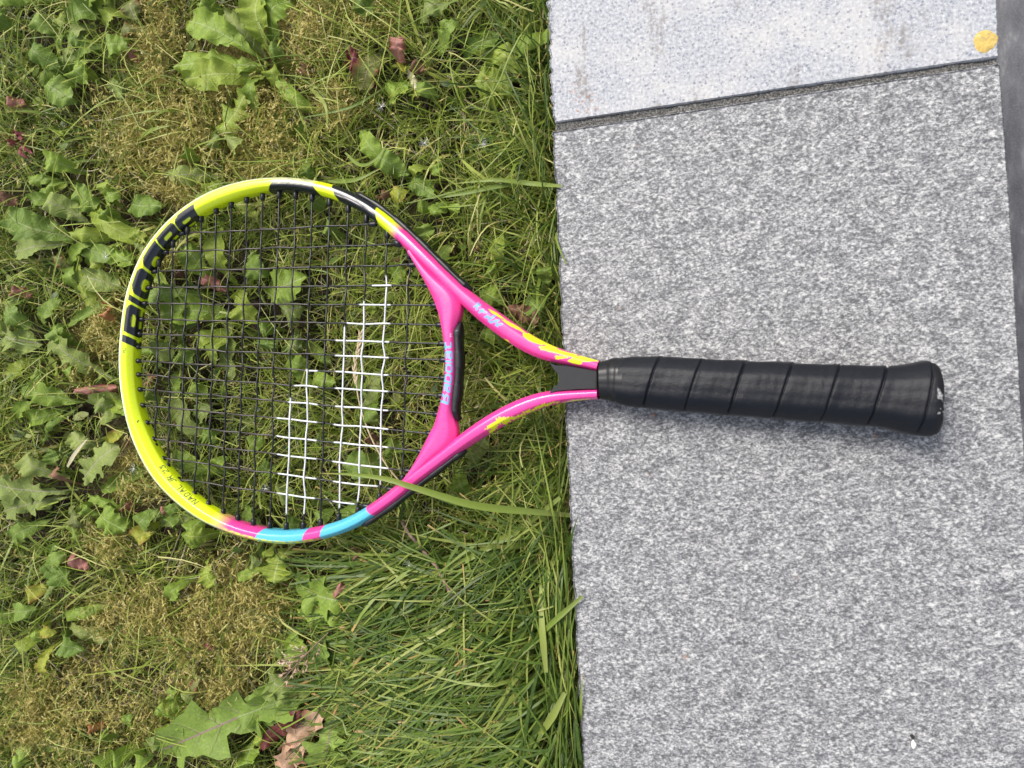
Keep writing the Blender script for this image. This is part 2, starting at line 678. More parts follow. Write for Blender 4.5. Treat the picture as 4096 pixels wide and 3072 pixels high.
# ---- letters as strokes in a unit box (x along the reading direction, y up)
GL = {
    'N': [[(0, 0), (0, 1), (.7, 0), (.7, 1)]],
    'A': [[(0, 0), (.38, 1), (.76, 0)], [(.15, .38), (.61, .38)]],
    'D': [[(0, 0), (0, 1), (.45, .92), (.68, .5), (.45, .08), (0, 0)]],
    'L': [[(0, 1), (0, 0), (.55, 0)]],
    'J': [[(.6, 1), (.6, .25), (.4, 0), (.1, .1)]],
    'R': [[(0, 0), (0, 1), (.5, .95), (.62, .72), (.45, .52), (0, .48)], [(.3, .5), (.68, 0)]],
    '2': [[(0, .8), (.25, 1), (.55, .85), (.5, .55), (0, 0), (.65, 0)]],
    '3': [[(.05, .9), (.35, 1), (.58, .8), (.3, .55), (.6, .3), (.35, 0), (0, .1)]],
    'T': [[(0, 1), (.7, 1)], [(.35, 1), (.35, 0)]],
    'M': [[(0, 0), (0, 1), (.4, .3), (.8, 1), (.8, 0)]],
    'B': [[(0, 0), (0, 1), (.5, .97), (.62, .75), (.45, .53), (0, .5)], [(.45, .53), (.72, .28), (.55, .03), (0, 0)]],
    'a': [[(.05, .68), (.55, .68), (.58, .5), (.58, 0)], [(.58, .38), (.1, .38), (0, .18), (.1, 0), (.58, 0)]],
    'b': [[(0, 1), (0, 0), (.5, 0), (.62, .2), (.62, .5), (.5, .68), (0, .68)]],
    'o': [[(.1, 0), (.52, 0), (.62, .2), (.62, .5), (.52, .68), (.1, .68), (0, .5), (0, .2), (.1, 0)]],
    'l': [[(0, 0), (0, 1)]],
    't': [[(.15, 1), (.15, .15), (.3, 0), (.5, 0)], [(0, .68), (.5, .68)]],
    '1': [[(0, .8), (.2, 1), (.2, 0)]],
}


def text_mask(u, v, text, height, gap, th, soft, slant=0.0):
    """u, v in metres along / up from the start of the text; returns coverage 0..1"""
    out = np.zeros(u.shape)
    P = np.stack([u - slant * v, v], -1).reshape(-1, 2)
    x = 0.0
    for ch in text:
        if ch == ' ':
            x += height * .55
            continue
        wd = 0
        for st in GL[ch]:
            for q0, q1 in zip(st[:-1], st[1:]):
                a = np.array((x + q0[0] * height, q0[1] * height))
                b = np.array((x + q1[0] * height, q1[1] * height))
                near = (np.abs(P[:, 0] - (a[0] + b[0]) / 2) < height) & (np.abs(P[:, 1] - height / 2) < height)
                if near.any():
                    d = seg_dist(P[near], a, b)
                    m = np.clip((th - d) / soft + .5, 0, 1)
                    f = out.reshape(-1)
                    f[near] = np.maximum(f[near], m)
            wd = max(wd, max(q[0] for q in st))
        x += height * wd + gap
    return out


def over(col, m, c):
    return col * (1 - m[..., None]) + np.asarray(c) * m[..., None]


C, N, A_, HW, S = fit_path(MAIN, BH, .0004, 17, .0034)
V = sweep(C, N, A_, BH)
Pn, PX = seen_coords(V, C, N, HW)
cpx = to_px(C)


def s_at(px):
    return S[np.argmin(np.linalg.norm(cpx - np.asarray(px), axis=1))]


SS = np.broadcast_to(S[:, None], Pn.shape)
hwm = HW[:, None]
top = np.broadcast_to((PROF[:, 1] > -.75)[None], Pn.shape)
vis = top.astype(float)
col = np.broadcast_to(PINK, (*Pn.shape, 3)).copy()


def between(s0, s1, c, sl0=0., sl1=0., soft0=.0006, soft1=.0006):
    """paint c from s0 to s1, ends raked by sl * seen offset"""
    global col
    q = SS
    m = np.clip((q - s0 - sl0 * Pn * hwm) / soft0 + .5, 0, 1) * np.clip((s1 + sl1 * Pn * hwm - q) / soft1 + .5, 0, 1)
    col = over(col, m, c)


sA = s_at((1600, 920))
sB = s_at((1523, 864))
sC = s_at((1357, 781))
sD = s_at((1283, 760))
sE = s_at((1103, 740))
sLET0 = s_at((806, 845))
sLET1 = s_at((528, 1380))
sP0, sP1 = s_at((905, 2078)), s_at((1055, 2138))
sQ1, sR1, sT1 = s_at((1238, 2142)), s_at((1305, 2126)), s_at((1497, 2043))
between(sA, sP0, YEL, 0, 0, .009, .016)
between(sB, sC, BLK, .9, .9)
between(sD, sE, BLK, .9, -.9)
between(sP1, sQ1, BLU, -.5, -.5)
between(sR1, sT1, BLU, -.5, .3)
# pale edge line and yellowish scuffs on the outer shoulder of the head
shoulder = .8 * np.clip((Pn - .89) / .06, 0, 1) * np.clip((SS - s_at((1240, 750))) / .01, 0, 1) * np.clip((s_at((980, 2115)) - SS) / .02, 0, 1)
nz = np.sin(SS * 900) * np.sin(SS * 333 + Pn * 9) * .5 + .5
col = over(col, shoulder * (.65 + .35 * nz), WHT)
m = np.clip((Pn - .10) / .12, 0, 1) * np.clip((.66 - Pn) / .1, 0, 1) * np.clip((SS - sD) / .004, 0, 1) * np.clip((sE - SS) / .004, 0, 1)
col = over(col, m * (.25 + .4 * nz), (.70, .72, .50))
m = np.clip((Pn - .50) / .12, 0, 1) * np.clip((SS - sD) / .004, 0, 1) * np.clip((sE - SS) / .004, 0, 1)
col = over(col, m * (.55 + .45 * nz), (.82, .86, .42))
m = np.clip((Pn - .62) / .10, 0, 1) * np.clip((SS - sP0) / .01, 0, 1) * np.clip((sR1 - SS) / .01, 0, 1) * np.clip(.2 + 1.1 * nz, 0, 1)
col = over(col, m, (.74, .82, .10))
# silver highlight painted as a stripe inside the black shoulder
m = np.clip((.07 - np.abs(Pn + .22)) / .04, 0, 1) * np.clip((SS - sB) / .004, 0, 1) * np.clip((sC - SS) / .004, 0, 1)
col = over(col, m, (.55, .50, .47))
# big maker's lettering on the rim: heavy letters, baseline towards the outside
yy = (0.80 - Pn) / 1.85
cells = [('B', (806, 845), (729, 903)), ('a', (726, 905), (660, 976)), ('b', (657, 981), (597, 1068)), ('o', (593, 1078), (551, 1178)),
         ('l', (548, 1190), (542, 1214)), ('a', (540, 1222), (530, 1338)), ('t', (529, 1350), (528, 1380))]


def box(x, y, x0, x1, y0, y1, rx, ry, soft):
    dx = np.maximum(np.maximum(x0 + rx - x, x - x1 + rx), 0) / max(rx, 1e-6)
    dy = np.maximum(np.maximum(y0 + ry - y, y - y1 + ry), 0) / max(ry, 1e-6)
    d = np.sqrt(dx ** 2 + dy ** 2)
    return np.clip((1 - d) / soft + .5, 0, 1)


for ch, p0, p1 in cells:
    s0, s1 = s_at(p0), s_at(p1)
    x = (SS - s0 + .10 * (Pn - .1) * hwm * 3) / (s1 - s0)
    near = vis * (np.abs(x - .5) < 1.2)
    if ch in 'lt':
        m = box(x, yy, 0, 1, -.02 if ch == 't' else .02, 1.05, .04, .02, .12)
        if ch == 't':
            m *= 1 - box(x, yy, -.3, .25, .72, .86, .05, .05, .3)
    elif ch == 'B':
        m = box(x, yy, 0, 1, .02, 1.08, .25, .22, .10)
        m = np.maximum(m, box(x, yy, 0, .5, .02, 1.08, .02, .02, .1))
        m *= 1 - box(x, yy, .33, .72, .46, .64, .10, .07, .25)
        m *= 1 - box(x, yy, .30, .68, .84, .95, .10, .05, .3)
    elif ch == 'a':
        m = box(x, yy, 0, 1, .02, 1.05, .30, .28, .10)
        m = np.maximum(m, box(x, yy, .5, 1, .02, .8, .02, .02, .1))
        m *= 1 - box(x, yy, .30, .72, .36, .56, .12, .08, .25)
        m *= 1 - box(x, yy, -.1, .68, .76, .88, .05, .05, .3)
    elif ch == 'b':
        m = box(x, yy, 0, 1, .02, 1.05, .30, .28, .10)
        m = np.maximum(m, box(x, yy, 0, .5, .02, 1.05, .02, .02, .1))
        m *= 1 - box(x, yy, .36, .78, .55, .84, .12, .10, .25)
    else:
        m = box(x, yy, 0, 1, .02, 1.05, .30, .30, .10)
        m *= 1 - box(x, yy, .28, .72, .50, .84, .14, .12, .25)
    col = over(col, m * near, BLK)
# small trade mark beside it
u = SS - s_at((521, 1393))
v = (.72 - Pn) * hwm
col = over(col, text_mask(u, v, 'TM', .0022, .0006, .00028, .0003) * vis, (.03, .06, .02))
# hand-drawn name, read the other way round
u = s_at((806, 2018)) - SS
v = (Pn + .46) * hwm
col = over(col, text_mask(u, v, 'NADAL JR 23', .0044, .0013, .00034, .0003, .12) * vis, (.01, .015, .02))

# brush lettering on the shafts (flat print), drawn in strokes with dry edges
def brush(poly, c, ragged=0.0, seed=1):
    global col
    P = PX.reshape(-1, 2)
    if ragged:
        r = np.random.default_rng(seed)
        ang = r.uniform(0, 2 * math.pi, 5)
        k = r.uniform(.15, .6, 5)
        off = sum(np.sin((P[:, 0] * math.cos(a) + P[:, 1] * math.sin(a)) * kk) for a, kk in zip(ang, k)) * ragged / 2.5
        P = P + np.stack([off, off * .6], 1)
    m = sum(pts_in_poly(P + np.array(d_), poly).astype(float) for d_ in ((-1.2, -.5), (1.2, .5), (-.5, 1.2), (.5, -1.2), (0, 0))) / 5
    m = m.reshape(Pn.shape) * (PROF[:, 1] > -.6)[None]
    col = over(col, m, c)


YB = np.array((.86, .86, .01))
for poly, rg in [
    ([(1953, 1234), (1985, 1250), (2030, 1283), (1998, 1270), (1965, 1251)], 0),
    ([(2003, 1277), (2030, 1284), (2075, 1308), (2112, 1338), (2078, 1322), (2040, 1304)], 0),
    ([(2090, 1332), (2118, 1333), (2150, 1352), (2205, 1378), (2238, 1395), (2215, 1392), (2175, 1378), (2168, 1381), (2140, 1372), (2115, 1362), (2093, 1345)], 0),
    ([(2152, 1384), (2195, 1384), (2250, 1404), (2310, 1418), (2300, 1430), (2255, 1420), (2205, 1408), (2163, 1398)], 2),
    ([(2212, 1418), (2262, 1424), (2280, 1430), (2250, 1433), (2232, 1440), (2215, 1434), (2230, 1428)], 5),
    ([(2270, 1444), (2296, 1426), (2330, 1422), (2390, 1438), (2392, 1446), (2335, 1446), (2318, 1460), (2285, 1452)], 1),
    ([(2014, 1354), (2030, 1360), (2042, 1372), (2028, 1366)], 1),
]:
    brush(poly, YB, rg, len(poly))
for poly, rg in [
    ([(1938, 1722), (1958, 1700), (1998, 1668), (2020, 1668), (2012, 1688), (1985, 1708), (1972, 1735), (1955, 1737), (1965, 1712)], 4),
    ([(2010, 1690), (2016, 1670), (2060, 1668), (2090, 1652), (2105, 1644), (2100, 1660), (2062, 1678), (2040, 1680), (2030, 1698), (2018, 1702)], 5),
    ([(2098, 1650), (2150, 1625), (2200, 1610), (2240, 1605), (2210, 1616), (2185, 1624), (2140, 1640), (2110, 1654)], 4),
    ([(2240, 1612), (2300, 1600), (2370, 1594), (2330, 1601), (2270, 1610)], 1),
]:
    brush(poly, YB, rg, len(poly) + 3)
BLU2 = np.array((.12, .40, .74))


def strokes(lst, c, wd):
    global col
    P = PX.reshape(-1, 2)
    m = np.zeros(len(P))
    for a, b in lst:
        m = np.maximum(m, np.clip((wd - seg_dist(P, a, b)) / 3 + .5, 0, 1))
    col = over(col, m.reshape(Pn.shape) * (PROF[:, 1] > -.2)[None], c)


strokes([((1897, 1226), (1920, 1220)), ((1912, 1213), (1906, 1238)), ((1920, 1240), (1945, 1250)), ((1918, 1250), (1932, 1238)),
         ((1940, 1268), (1966, 1272)), ((1950, 1262), (1960, 1288)), ((1962, 1290), (1995, 1280)), ((1985, 1300), (2008, 1296)), ((1984, 1282), (1990, 1304)), ((1968, 1272), (1978, 1262))], BLU2, 4.5)

frame_V = V.reshape(-1, 3)
frame_F = grid_quads(len(C), len(PROF), wrap_c=True)
o = mesh('frame', frame_V, frame_F, M_PAINT, racket, col=col.reshape(-1, 3), origin=RO)

# ---- throat bridge
bC, bN, bA, bHW, bS = fit_path(BRIDGE, BH * .9, .0005, 9, .0022)
bN = bN                          # points to the head side (first of each pair)
bb_ = np.full(len(bC), BH * .90)
bV = sweep(bC, bN, bA, bb_)
Pn, PX = seen_coords(bV, bC, bN, bHW)
bc = to_px(bC)
SS = np.broadcast_to(bS[:, None], Pn.shape)
hwm = bHW[:, None]
col = np.broadcast_to(PINK, (*Pn.shape, 3)).copy()
iB = np.argmin(np.linalg.norm(bc - np.array((1795, 1610)), axis=1))
u = (bS[iB] - SS) / 1.22
v = (Pn - .06) * hwm
up_ = (PROF[:, 1] > -.3)[None]
col = over(col, text_mask(u, v, 'Babolat', .0060, .00165, .00058, .0003, .10) * up_, (.14, .48, .78))
iT = np.argmin(np.linalg.norm(bc - np.array((1800, 1352)), axis=1))
u = bS[iT] - SS
v = (Pn + .12) * hwm
col = over(col, text_mask(u, v, 'TM', .0013, .0004, .00016, .0002) * up_, (.75, .6, .8))
mesh('throat_bridge', bV.reshape(-1, 3), grid_quads(len(bC), len(PROF), wrap_c=True), M_PAINT, racket, col=col.reshape(-1, 3), origin=RO)


# ---- black strips round the outside of the frame and in the throat
def strip(name, C, N, A, i0, i1, off, hw, hh, lump, zoff=0.0):
    sl = slice(i0, i1) if i1 > i0 else slice(i0, i1, -1)
    c, nn, a = C[sl], N[sl], A[sl]
    n = len(c)
    t = np.linspace(0, 1, n)
    env = np.clip(np.minimum(t, 1 - t) * n / 14, 0, 1) ** .5
    ln = n * np.linalg.norm(c[1] - c[0])
    bump = 1 + lump * np.sign(np.sin(t * ln / .0205 * 2 * math.pi)) * np.clip(np.abs(np.sin(t * ln / .0205 * 2 * math.pi)) * 4, 0, 1)
    cc = c + nn * (a * off[0] + off[1])[:, None] + np.array([0, 0, zoff])
    V = sweep(cc, nn, hw * env * bump + 1e-5, hh * env + 1e-5, octagon(1, .6))
    m = V.shape[1]
    F = [tuple(q) for q in grid_quads(n, m, wrap_c=True)] + [tuple(range(m)), tuple((n - 1) * m + k for k in range(m))[::-1]]
    return mesh(name, V.reshape(-1, 3), F, M_PLASTIC, racket, origin=RO)


def idx(px):
    return int(np.argmin(np.linalg.norm(cpx - np.asarray(px), axis=1)))


strip('bumper_strip', C, N, A_, idx((1872, 1188)), idx((1410, 800)), (1.0, .0006), .0017, .0050, .12, .0005)
strip('bumper_strip', C, N, A_, idx((1440, 2085)), idx((1852, 1772)), (1.0, .0006), .0017, .0050, .12, .0005)
ib = lambda p: int(np.argmin(np.linalg.norm(bc - np.asarray(p), axis=1)))
strip('throat_pad', bC, -bN, bA, ib((1800, 1285)), ib((1785, 1685)), (1.0, .0012), .0026, .0052, .10, .001)

# ---- strings
t = NT('string')
a = t.n('Attribute', attribute_name='paint').outputs['Color']
nn = t.noise(900, 2, .5, t.pos())
M_STRING = t.fin(t.mix(t.math('MULTIPLY', t.step(nn, .62, .72), .25), a, (.03, .03, .04)), .30, .5)
MAINS = [((721, 934), (1497, 896)), ((656, 1009), (1592, 975)), ((612, 1086), (1655, 1059)), ((588, 1151), (1715, 1141)), ((571, 1214), (1748, 1221)),
         ((559, 1277), (1768, 1300)), ((549, 1335), (1778, 1375)), ((542, 1388), (1783, 1440)), ((545, 1443), (1782, 1512)), ((546, 1498), (1772, 1583)),
         ((552, 1557), (1758, 1658)), ((563, 1620), (1728, 1735)), ((579, 1689), (1690, 1806)), ((605, 1754), (1640, 1884)), ((644, 1832), (1568, 1957)), ((701, 1914), (1472, 2025))]
CROSS = [((636, 1045), (622, 1795)), ((692, 968), (672, 1876)), ((750, 915), (724, 1939)), ((805, 867), (778, 1987)), ((865, 833), (834, 2025)), ((926, 809), (893, 2057)),
         ((987, 790), (951, 2080)), ((1051, 778), (1013, 2098)), ((1117, 771), (1079, 2109)), ((1183, 772), (1145, 2113)), ((1249, 783), (1213, 2110)), ((1319, 802), (1282, 2099)),
         ((1394, 828), (1355, 2077)), ((1466, 869), (1432, 2050)), ((1550, 930), (1518, 1996)), ((1637, 1012), (1610, 1922))]
W_MAIN = {3: [(1490, 1565)], 4: [(1439, 1562)], 5: [(1389, 1560)], 6: [(1343, 1557)], 7: [(1343, 1554)], 8: [(1224, 1271), (1343, 1553)], 9: [(1179, 1271), (1342, 1552)],
          10: [(1155, 1271), (1342, 1552)], 11: [(1108, 1268), (1336, 1552)], 12: [(1108, 1267), (1336, 1552)], 13: [(1110, 1266), (1332, 1552)], 14: [(1114, 1265), (1334, 1510)], 15: [(1110, 1260), (1334, 1418)]}
W_CROSS = {9: (1591, 2055), 10: (1477, 2055), 12: (1308, 2031), 13: (1204, 2006), 14: (1103, 1939)}
STR_R = .00060
GREY_S = np.array((.014, .014, .016))
BRN_S = np.array((.045, .036, .032))


def cross_pt(p, q):
    (x1, y1), (x2, y2) = p
    (x3, y3), (x4, y4) = q
    d = (x1 - x2) * (y3 - y4) - (y1 - y2) * (x3 - x4)
    t_ = ((x1 - x3) * (y3 - y4) - (y1 - y3) * (x3 - x4)) / d
    u_ = ((x1 - x3) * (y1 - y2) - (y1 - y3) * (x1 - x2)) / d
    return t_, u_


g_len, g_r = .0042, .00155
av = np.linspace(0, 2 * math.pi, 12, endpoint=False)
prof_g = [(0, .0017), (.0006, .0019), (.0040, .00175), (.0056, .00150), (.0057, .0005)]
gV = np.array([[x, r * math.cos(t_), r * math.sin(t_)] for x, r in prof_g for t_ in av])
gF = [tuple(q) for q in grid_quads(len(prof_g), 12, wrap_c=True)] + [tuple(48 + k for k in range(12))]
gme = bpy.data.meshes.new('grommet')
gme.from_pydata([tuple(v) for v in gV], [], gF)
gme.polygons.foreach_set('use_smooth', [True] * len(gme.polygons))
gme.materials.append(M_PLASTIC)


def string(line, others, parity, whites, axis, wig):
    p0, p1 = np.array(line[0], float), np.array(line[1], float)
    E = rat([p0, p1])
    d = E[1] - E[0]
    L = np.linalg.norm(d)
    d /= L
    side = np.array([-d[1], d[0], 0])
    ks = []
    for k, o in enumerate(others):
        t_, u_ = cross_pt(line, o)
        if .005 < t_ < .995 and -.01 < u_ < 1.01:
            q = rat([p0 + (p1 - p0) * t_])[0]
            ks.append((np.dot(q - E[0], d), k))
    ks.sort()
    pts = [(-.004, 0, 0), (.001, 0, 0)]
    for dist, k in ks:
        pts.append((dist, .00058 * (1 if (k + parity) % 2 else -1), rng.normal(0, wig)))
    pts += [(L - .001, 0, 0), (L + .004, 0, 0)]
    pts = np.array(pts)
    n = int(L / .0009)
    x = np.linspace(-.004, L + .004, n)
    # smooth over-and-under: cosine between neighbours
    j = np.clip(np.searchsorted(pts[:, 0], x, 'right') - 1, 0, len(pts) - 2)
    f = (x - pts[j, 0]) / np.maximum(pts[j + 1, 0] - pts[j, 0], 1e-6)
    f = .5 - .5 * np.cos(math.pi * np.clip(f, 0, 1))
    z = pts[j, 1] * (1 - f) + pts[j + 1, 1] * f
    y = pts[j, 2] * (1 - f) + pts[j + 1, 2] * f
    P = E[0] + d * x[:, None] + side * y[:, None] + np.array([0, 0, 1]) * z[:, None]
    V, F = tube(P, STR_R, 8)
    px = to_px(P)[:, axis]
    c = np.broadcast_to(GREY_S, (n, 3)).copy()
    if axis == 0:
        c[:] = BRN_S
        c[px > 1250] = GREY_S
    for lo, hi in whites:
        m = np.clip((px - lo) / 5 + .5, 0, 1) * np.clip((hi - px) / 5 + .5, 0, 1)
        c = c * (1 - m)[:, None] + np.array((.70, .72, .74)) * m[:, None]
    c = np.repeat(c, 8, 0)
    mesh('string', V, F, M_STRING, racket, col=c, origin=RO)
    for q, dd in ((E[0] - d * .0016, d), (E[1] + d * .0016, -d)):
        g = bpy.data.objects.new('grommet', gme)
        link(g, racket)
        g.location = q - RO
        g.rotation_euler = (0, 0, math.atan2(dd[1], dd[0]))


for i, l in enumerate(MAINS):
    string(l, CROSS, i, W_MAIN.get(i, []), 0, .00025)
for i, l in enumerate(CROSS):
    string(l, MAINS, i + 1, [W_CROSS[i]] if i in W_CROSS else [], 1, .00045)


def blob_chain(name, pts, radii, mat, sides=10):
    P, q = resample(np.hstack([np.array(pts, float), np.array(radii, float)[:, None]]), n=26)
    V, F = tube(P[:, :3], P[:, 3], sides)
    return mesh(name, V, F, mat, racket, origin=RO)


for pts in ([(576, 1690), (568, 1688), (556, 1682), (548, 1672)], [(1592, 972), (1604, 980), (1612, 988), (1606, 968), (1580, 964)]):
    Wp = rat(pts)
    Wp[:, 2] += .0045
    blob_chain('string_knot', Wp, [.0024, .0022, .0008, .0006] if len(pts) == 4 else [.002, .0024, .0014, .0009, .0006], M_PLASTIC)

# ---- plug between the shafts
pl = [(2206, 1450), (2232, 1462), (2262, 1462), (2312, 1470), (2396, 1484), (2396, 1556), (2317, 1558), (2262, 1562), (2230, 1566), (2203, 1578), (2216, 1556), (2236, 1541), (2244, 1518), (2240, 1498), (2226, 1480), (2214, 1466)]
W0 = rat(pl)
n = len(W0)
cen = W0.mean(0)
lay = [(-.0075, 1), (.0055, 1), (.0066, .985), (.0070, .95)]
PV = np.vstack([cen + (W0 - cen) * s_ + np.array([0, 0, z]) for z, s_ in lay])
PF = [tuple(q) for q in grid_quads(len(lay), n, wrap_c=True)] + [tuple(3 * n + k for k in range(n)), tuple(range(n))[::-1]]
mesh('throat_plug', PV, PF, rubber_mat('throat_rubber', (.020, .021, .023), .6, .3, .05), racket, smooth=False, origin=RO)

# ---- handle with its wound grip
HST = [(2404, 1446, 1598), (2440, 1438, 1604), (2470, 1432, 1611), (2547, 1427, 1628), (2706, 1430, 1643), (2880, 1440, 1657), (3061, 1447, 1670), (3249, 1456, 1685),
       (3430, 1462, 1699), (3530, 1464, 1710), (3618, 1458, 1730), (3690, 1447, 1744), (3722, 1447, 1744), (3738, 1450, 1741), (3744, 1455, 1736), (3747, 1464, 1727)]
ZH, MH = .0148, .022


def hat(px):
    return at(px, ZH, MH)


ho = hat([(x - (y0 - 1520) * .06, y0) for x, y0, y1 in HST])
hi = hat([(x - (y1 - 1520) * .06, y1) for x, y0, y1 in HST])
hm = (ho + hi) / 2
hh = np.linalg.norm(ho - hi, axis=1)[:, None] / 2
HP, HS = resample(np.hstack([hm, hh]), .0004)
HP = gauss(HP, 3)
hC, hR = HP[:, :3], HP[:, 3]
hT = np.gradient(hC, axis=0)
hT /= np.linalg.norm(hT, axis=1)[:, None]
hN = np.stack([-hT[:, 1], hT[:, 0], np.zeros(len(hT))], 1)
hN /= np.linalg.norm(hN, axis=1)[:, None]
hU = np.cross(hT, hN)
oc = octagon(2, .52)
th = np.arctan2(oc[:, 1], oc[:, 0])
order = np.argsort(th)
oc, th = oc[order], th[order]
fine = np.linspace(-math.pi, math.pi, 96, endpoint=False)
rad = np.interp(fine, np.concatenate([th - 2 * math.pi, th, th + 2 * math.pi]), np.tile(np.hypot(oc[:, 0], oc[:, 1]), 3))
rad = np.maximum(rad, .93)
hpx = to_px(hC)[:, 0]


def hidx(x):
    return int(np.argmin(np.abs(hpx - x)))


# pixel positions where the seam crosses the top edge give the pitch in metres
sx = np.array([HS[hidx(x)] for x in (2648, 2815, 2988, 3169, 3357, 3538)])
turn = np.interp(HS, np.concatenate([[sx[0] - (sx[1] - sx[0]) * 3], sx, [sx[-1] + (sx[-1] - sx[-2]) * 3]]), np.concatenate([[-3], np.arange(6), [8]]))
phase = turn[:, None] - (math.pi / 2 - fine[None, :] - math.pi / 2) / (2 * math.pi)     # fine: 0 = image-up side, pi/2 = top
i0, i1 = hidx(2408), hidx(3715)
fr = phase - np.floor(phase)
lip = .00050 * fr ** 1.6 - .0017 * np.exp(-(np.minimum(fr, 1 - fr) / (.018 + .006 * np.sin(phase * 23))) ** 2)
wob = sum(a_ * np.sin(HS[:, None] * f1 + fine[None] * f2 + p_) for a_, f1, f2, p_ in [(.00012, 190, 2, 0), (.00008, 310, 3, 1), (.00005, 560, 5, 2), (.00003, 1300, 4, 4), (.00006, 90, 7, 5)])
hr = hR[:, None] * rad[None] * .985 + lip + wob
hV = hC[:, None] + hN[:, None] * (hr * np.cos(fine))[..., None] + hU[:, None] * (hr * np.sin(fine) * .93)[..., None]
sl = slice(hidx(2480), i1)
gv = hV[sl]
tq = NT('grip_tape')
p = tq.pos()
na = tq.noise(55, 4, .6, p)
nb = tq.noise(2600, 2, .5, p)
nc_ = tq.noise(420, 3, .7, p)
cc = tq.mix(tq.math('MULTIPLY', tq.step(na, .5, .75), .6), (.0040, .0052, .0090), (.009, .0105, .0150))
cc = tq.mix(tq.math('MULTIPLY', tq.step(nc_, .68, .78), .35), cc, (.10, .10, .10))
tq.bump(tq.math('ADD', nb, tq.math('ADD', tq.math('MULTIPLY', nc_, .8), tq.math('MULTIPLY', tq.noise(130, 4, .65, p), 2.0))), .30, .0006)
M_GRIP = tq.fin(cc, tq.math('ADD', .33, tq.math('MULTIPLY', na, .22)), .36)
mesh('grip', gv.reshape(-1, 3), [tuple(q) for q in grid_quads(gv.shape[0], 96, wrap_c=True)], M_GRIP, racket, origin=RO)


def ring_part(name, j0, j1, mat, k, flare=None, cap=False):
    s_ = slice(j0, j1)
    n = j1 - j0
    r = hR[s_][:, None] * rad[None] * k
    if flare is not None:
        r = r * flare(np.linspace(0, 1, n))[:, None]
    V = hC[s_][:, None] + hN[s_][:, None] * (r * np.cos(fine))[..., None] + hU[s_][:, None] * (r * np.sin(fine) * .93)[..., None]
    F = [tuple(q) for q in grid_quads(n, 96, wrap_c=True)]
    if cap:
        F.append(tuple((n - 1) * 96 + q for q in range(96)))
    F.append(tuple(range(96))[::-1])
    return mesh(name, V.reshape(-1, 3), F, mat, racket, origin=RO)


ring_part('grip_collar', 0, hidx(2500), rubber_mat('collar_rubber', (.007, .0075, .009), .30, .1), 1.0,
          lambda q: .985 + .03 * np.exp(-((q - .55) / .14) ** 4))
# butt cap: bare grey-white plastic shows where the tape has worn through at the end
tb = NT('butt_cap')
p = tb.pos()
n1 = tb.noise(75, 3, .6, p)
n2 = tb.noise(900, 3, .6, p)
cc = tb.mix(tb.step(n1, .59, .62), (.006, .0065, .008), tb.ramp(n2, [(.4, (.18, .18, .18)), (.6, (.45, .45, .44))]))
tb.bump(n1, .5, .002)
M_BUTT = tb.fin(cc, .5, .4)
ring_part('butt_cap', hidx(3700), len(hC), M_BUTT, .975, None, True)

# emblem pressed into the grip
eb = hat([(2933, 1583), (2962, 1583), (2948, 1583), (2946, 1652), (2936, 1652), (2966, 1650)])
def on_grip(px, lift=.0002):
    q = hat(px)
    d = ray(px)
    # march along the view ray to the grip surface, taken as a rounded bar
    out = []
    for a_, dd in zip(q, d):
        j = np.argmin(np.linalg.norm(hC - a_, axis=1))
        h = hR[j] * .93 * .945 + lift
        y = np.dot(a_ - hC[j], hN[j]) / hR[j]
        hz = h * (1 if abs(y) < .48 else max(.2, 1 - (abs(y) - .48) * 1.05))
        out.append(a_ - dd / -dd[2] * -hz * -1 if False else a_ + dd / dd[2] * hz)
    return np.array(out)


def emblem(name, lines, r):
    Vs, Fs, b = [], [], 0
    for l in lines:
        P, _ = resample(on_grip(l), n=max(3, 4 * len(l)))
        V, F = tube(P, r, 6)
        Vs.append(V)
        Fs += [tuple(i + b for i in f) for f in F]
        b += len(V)
    mesh(name, np.vstack(Vs), Fs, M_GRIP, racket, origin=RO)


emblem('grip_emblem', [[(2944, 1582), (2950, 1579), (2958, 1582)], [(2950, 1582), (2944, 1614), (2938, 1650)], [(2964, 1600), (2958, 1625), (2950, 1656)], [(2936, 1614), (2966, 1612)]], .00035)
emblem('grip_emblem', [[(2842, 1467), (2884, 1464), (2856, 1512), (2842, 1467)]], .0003)

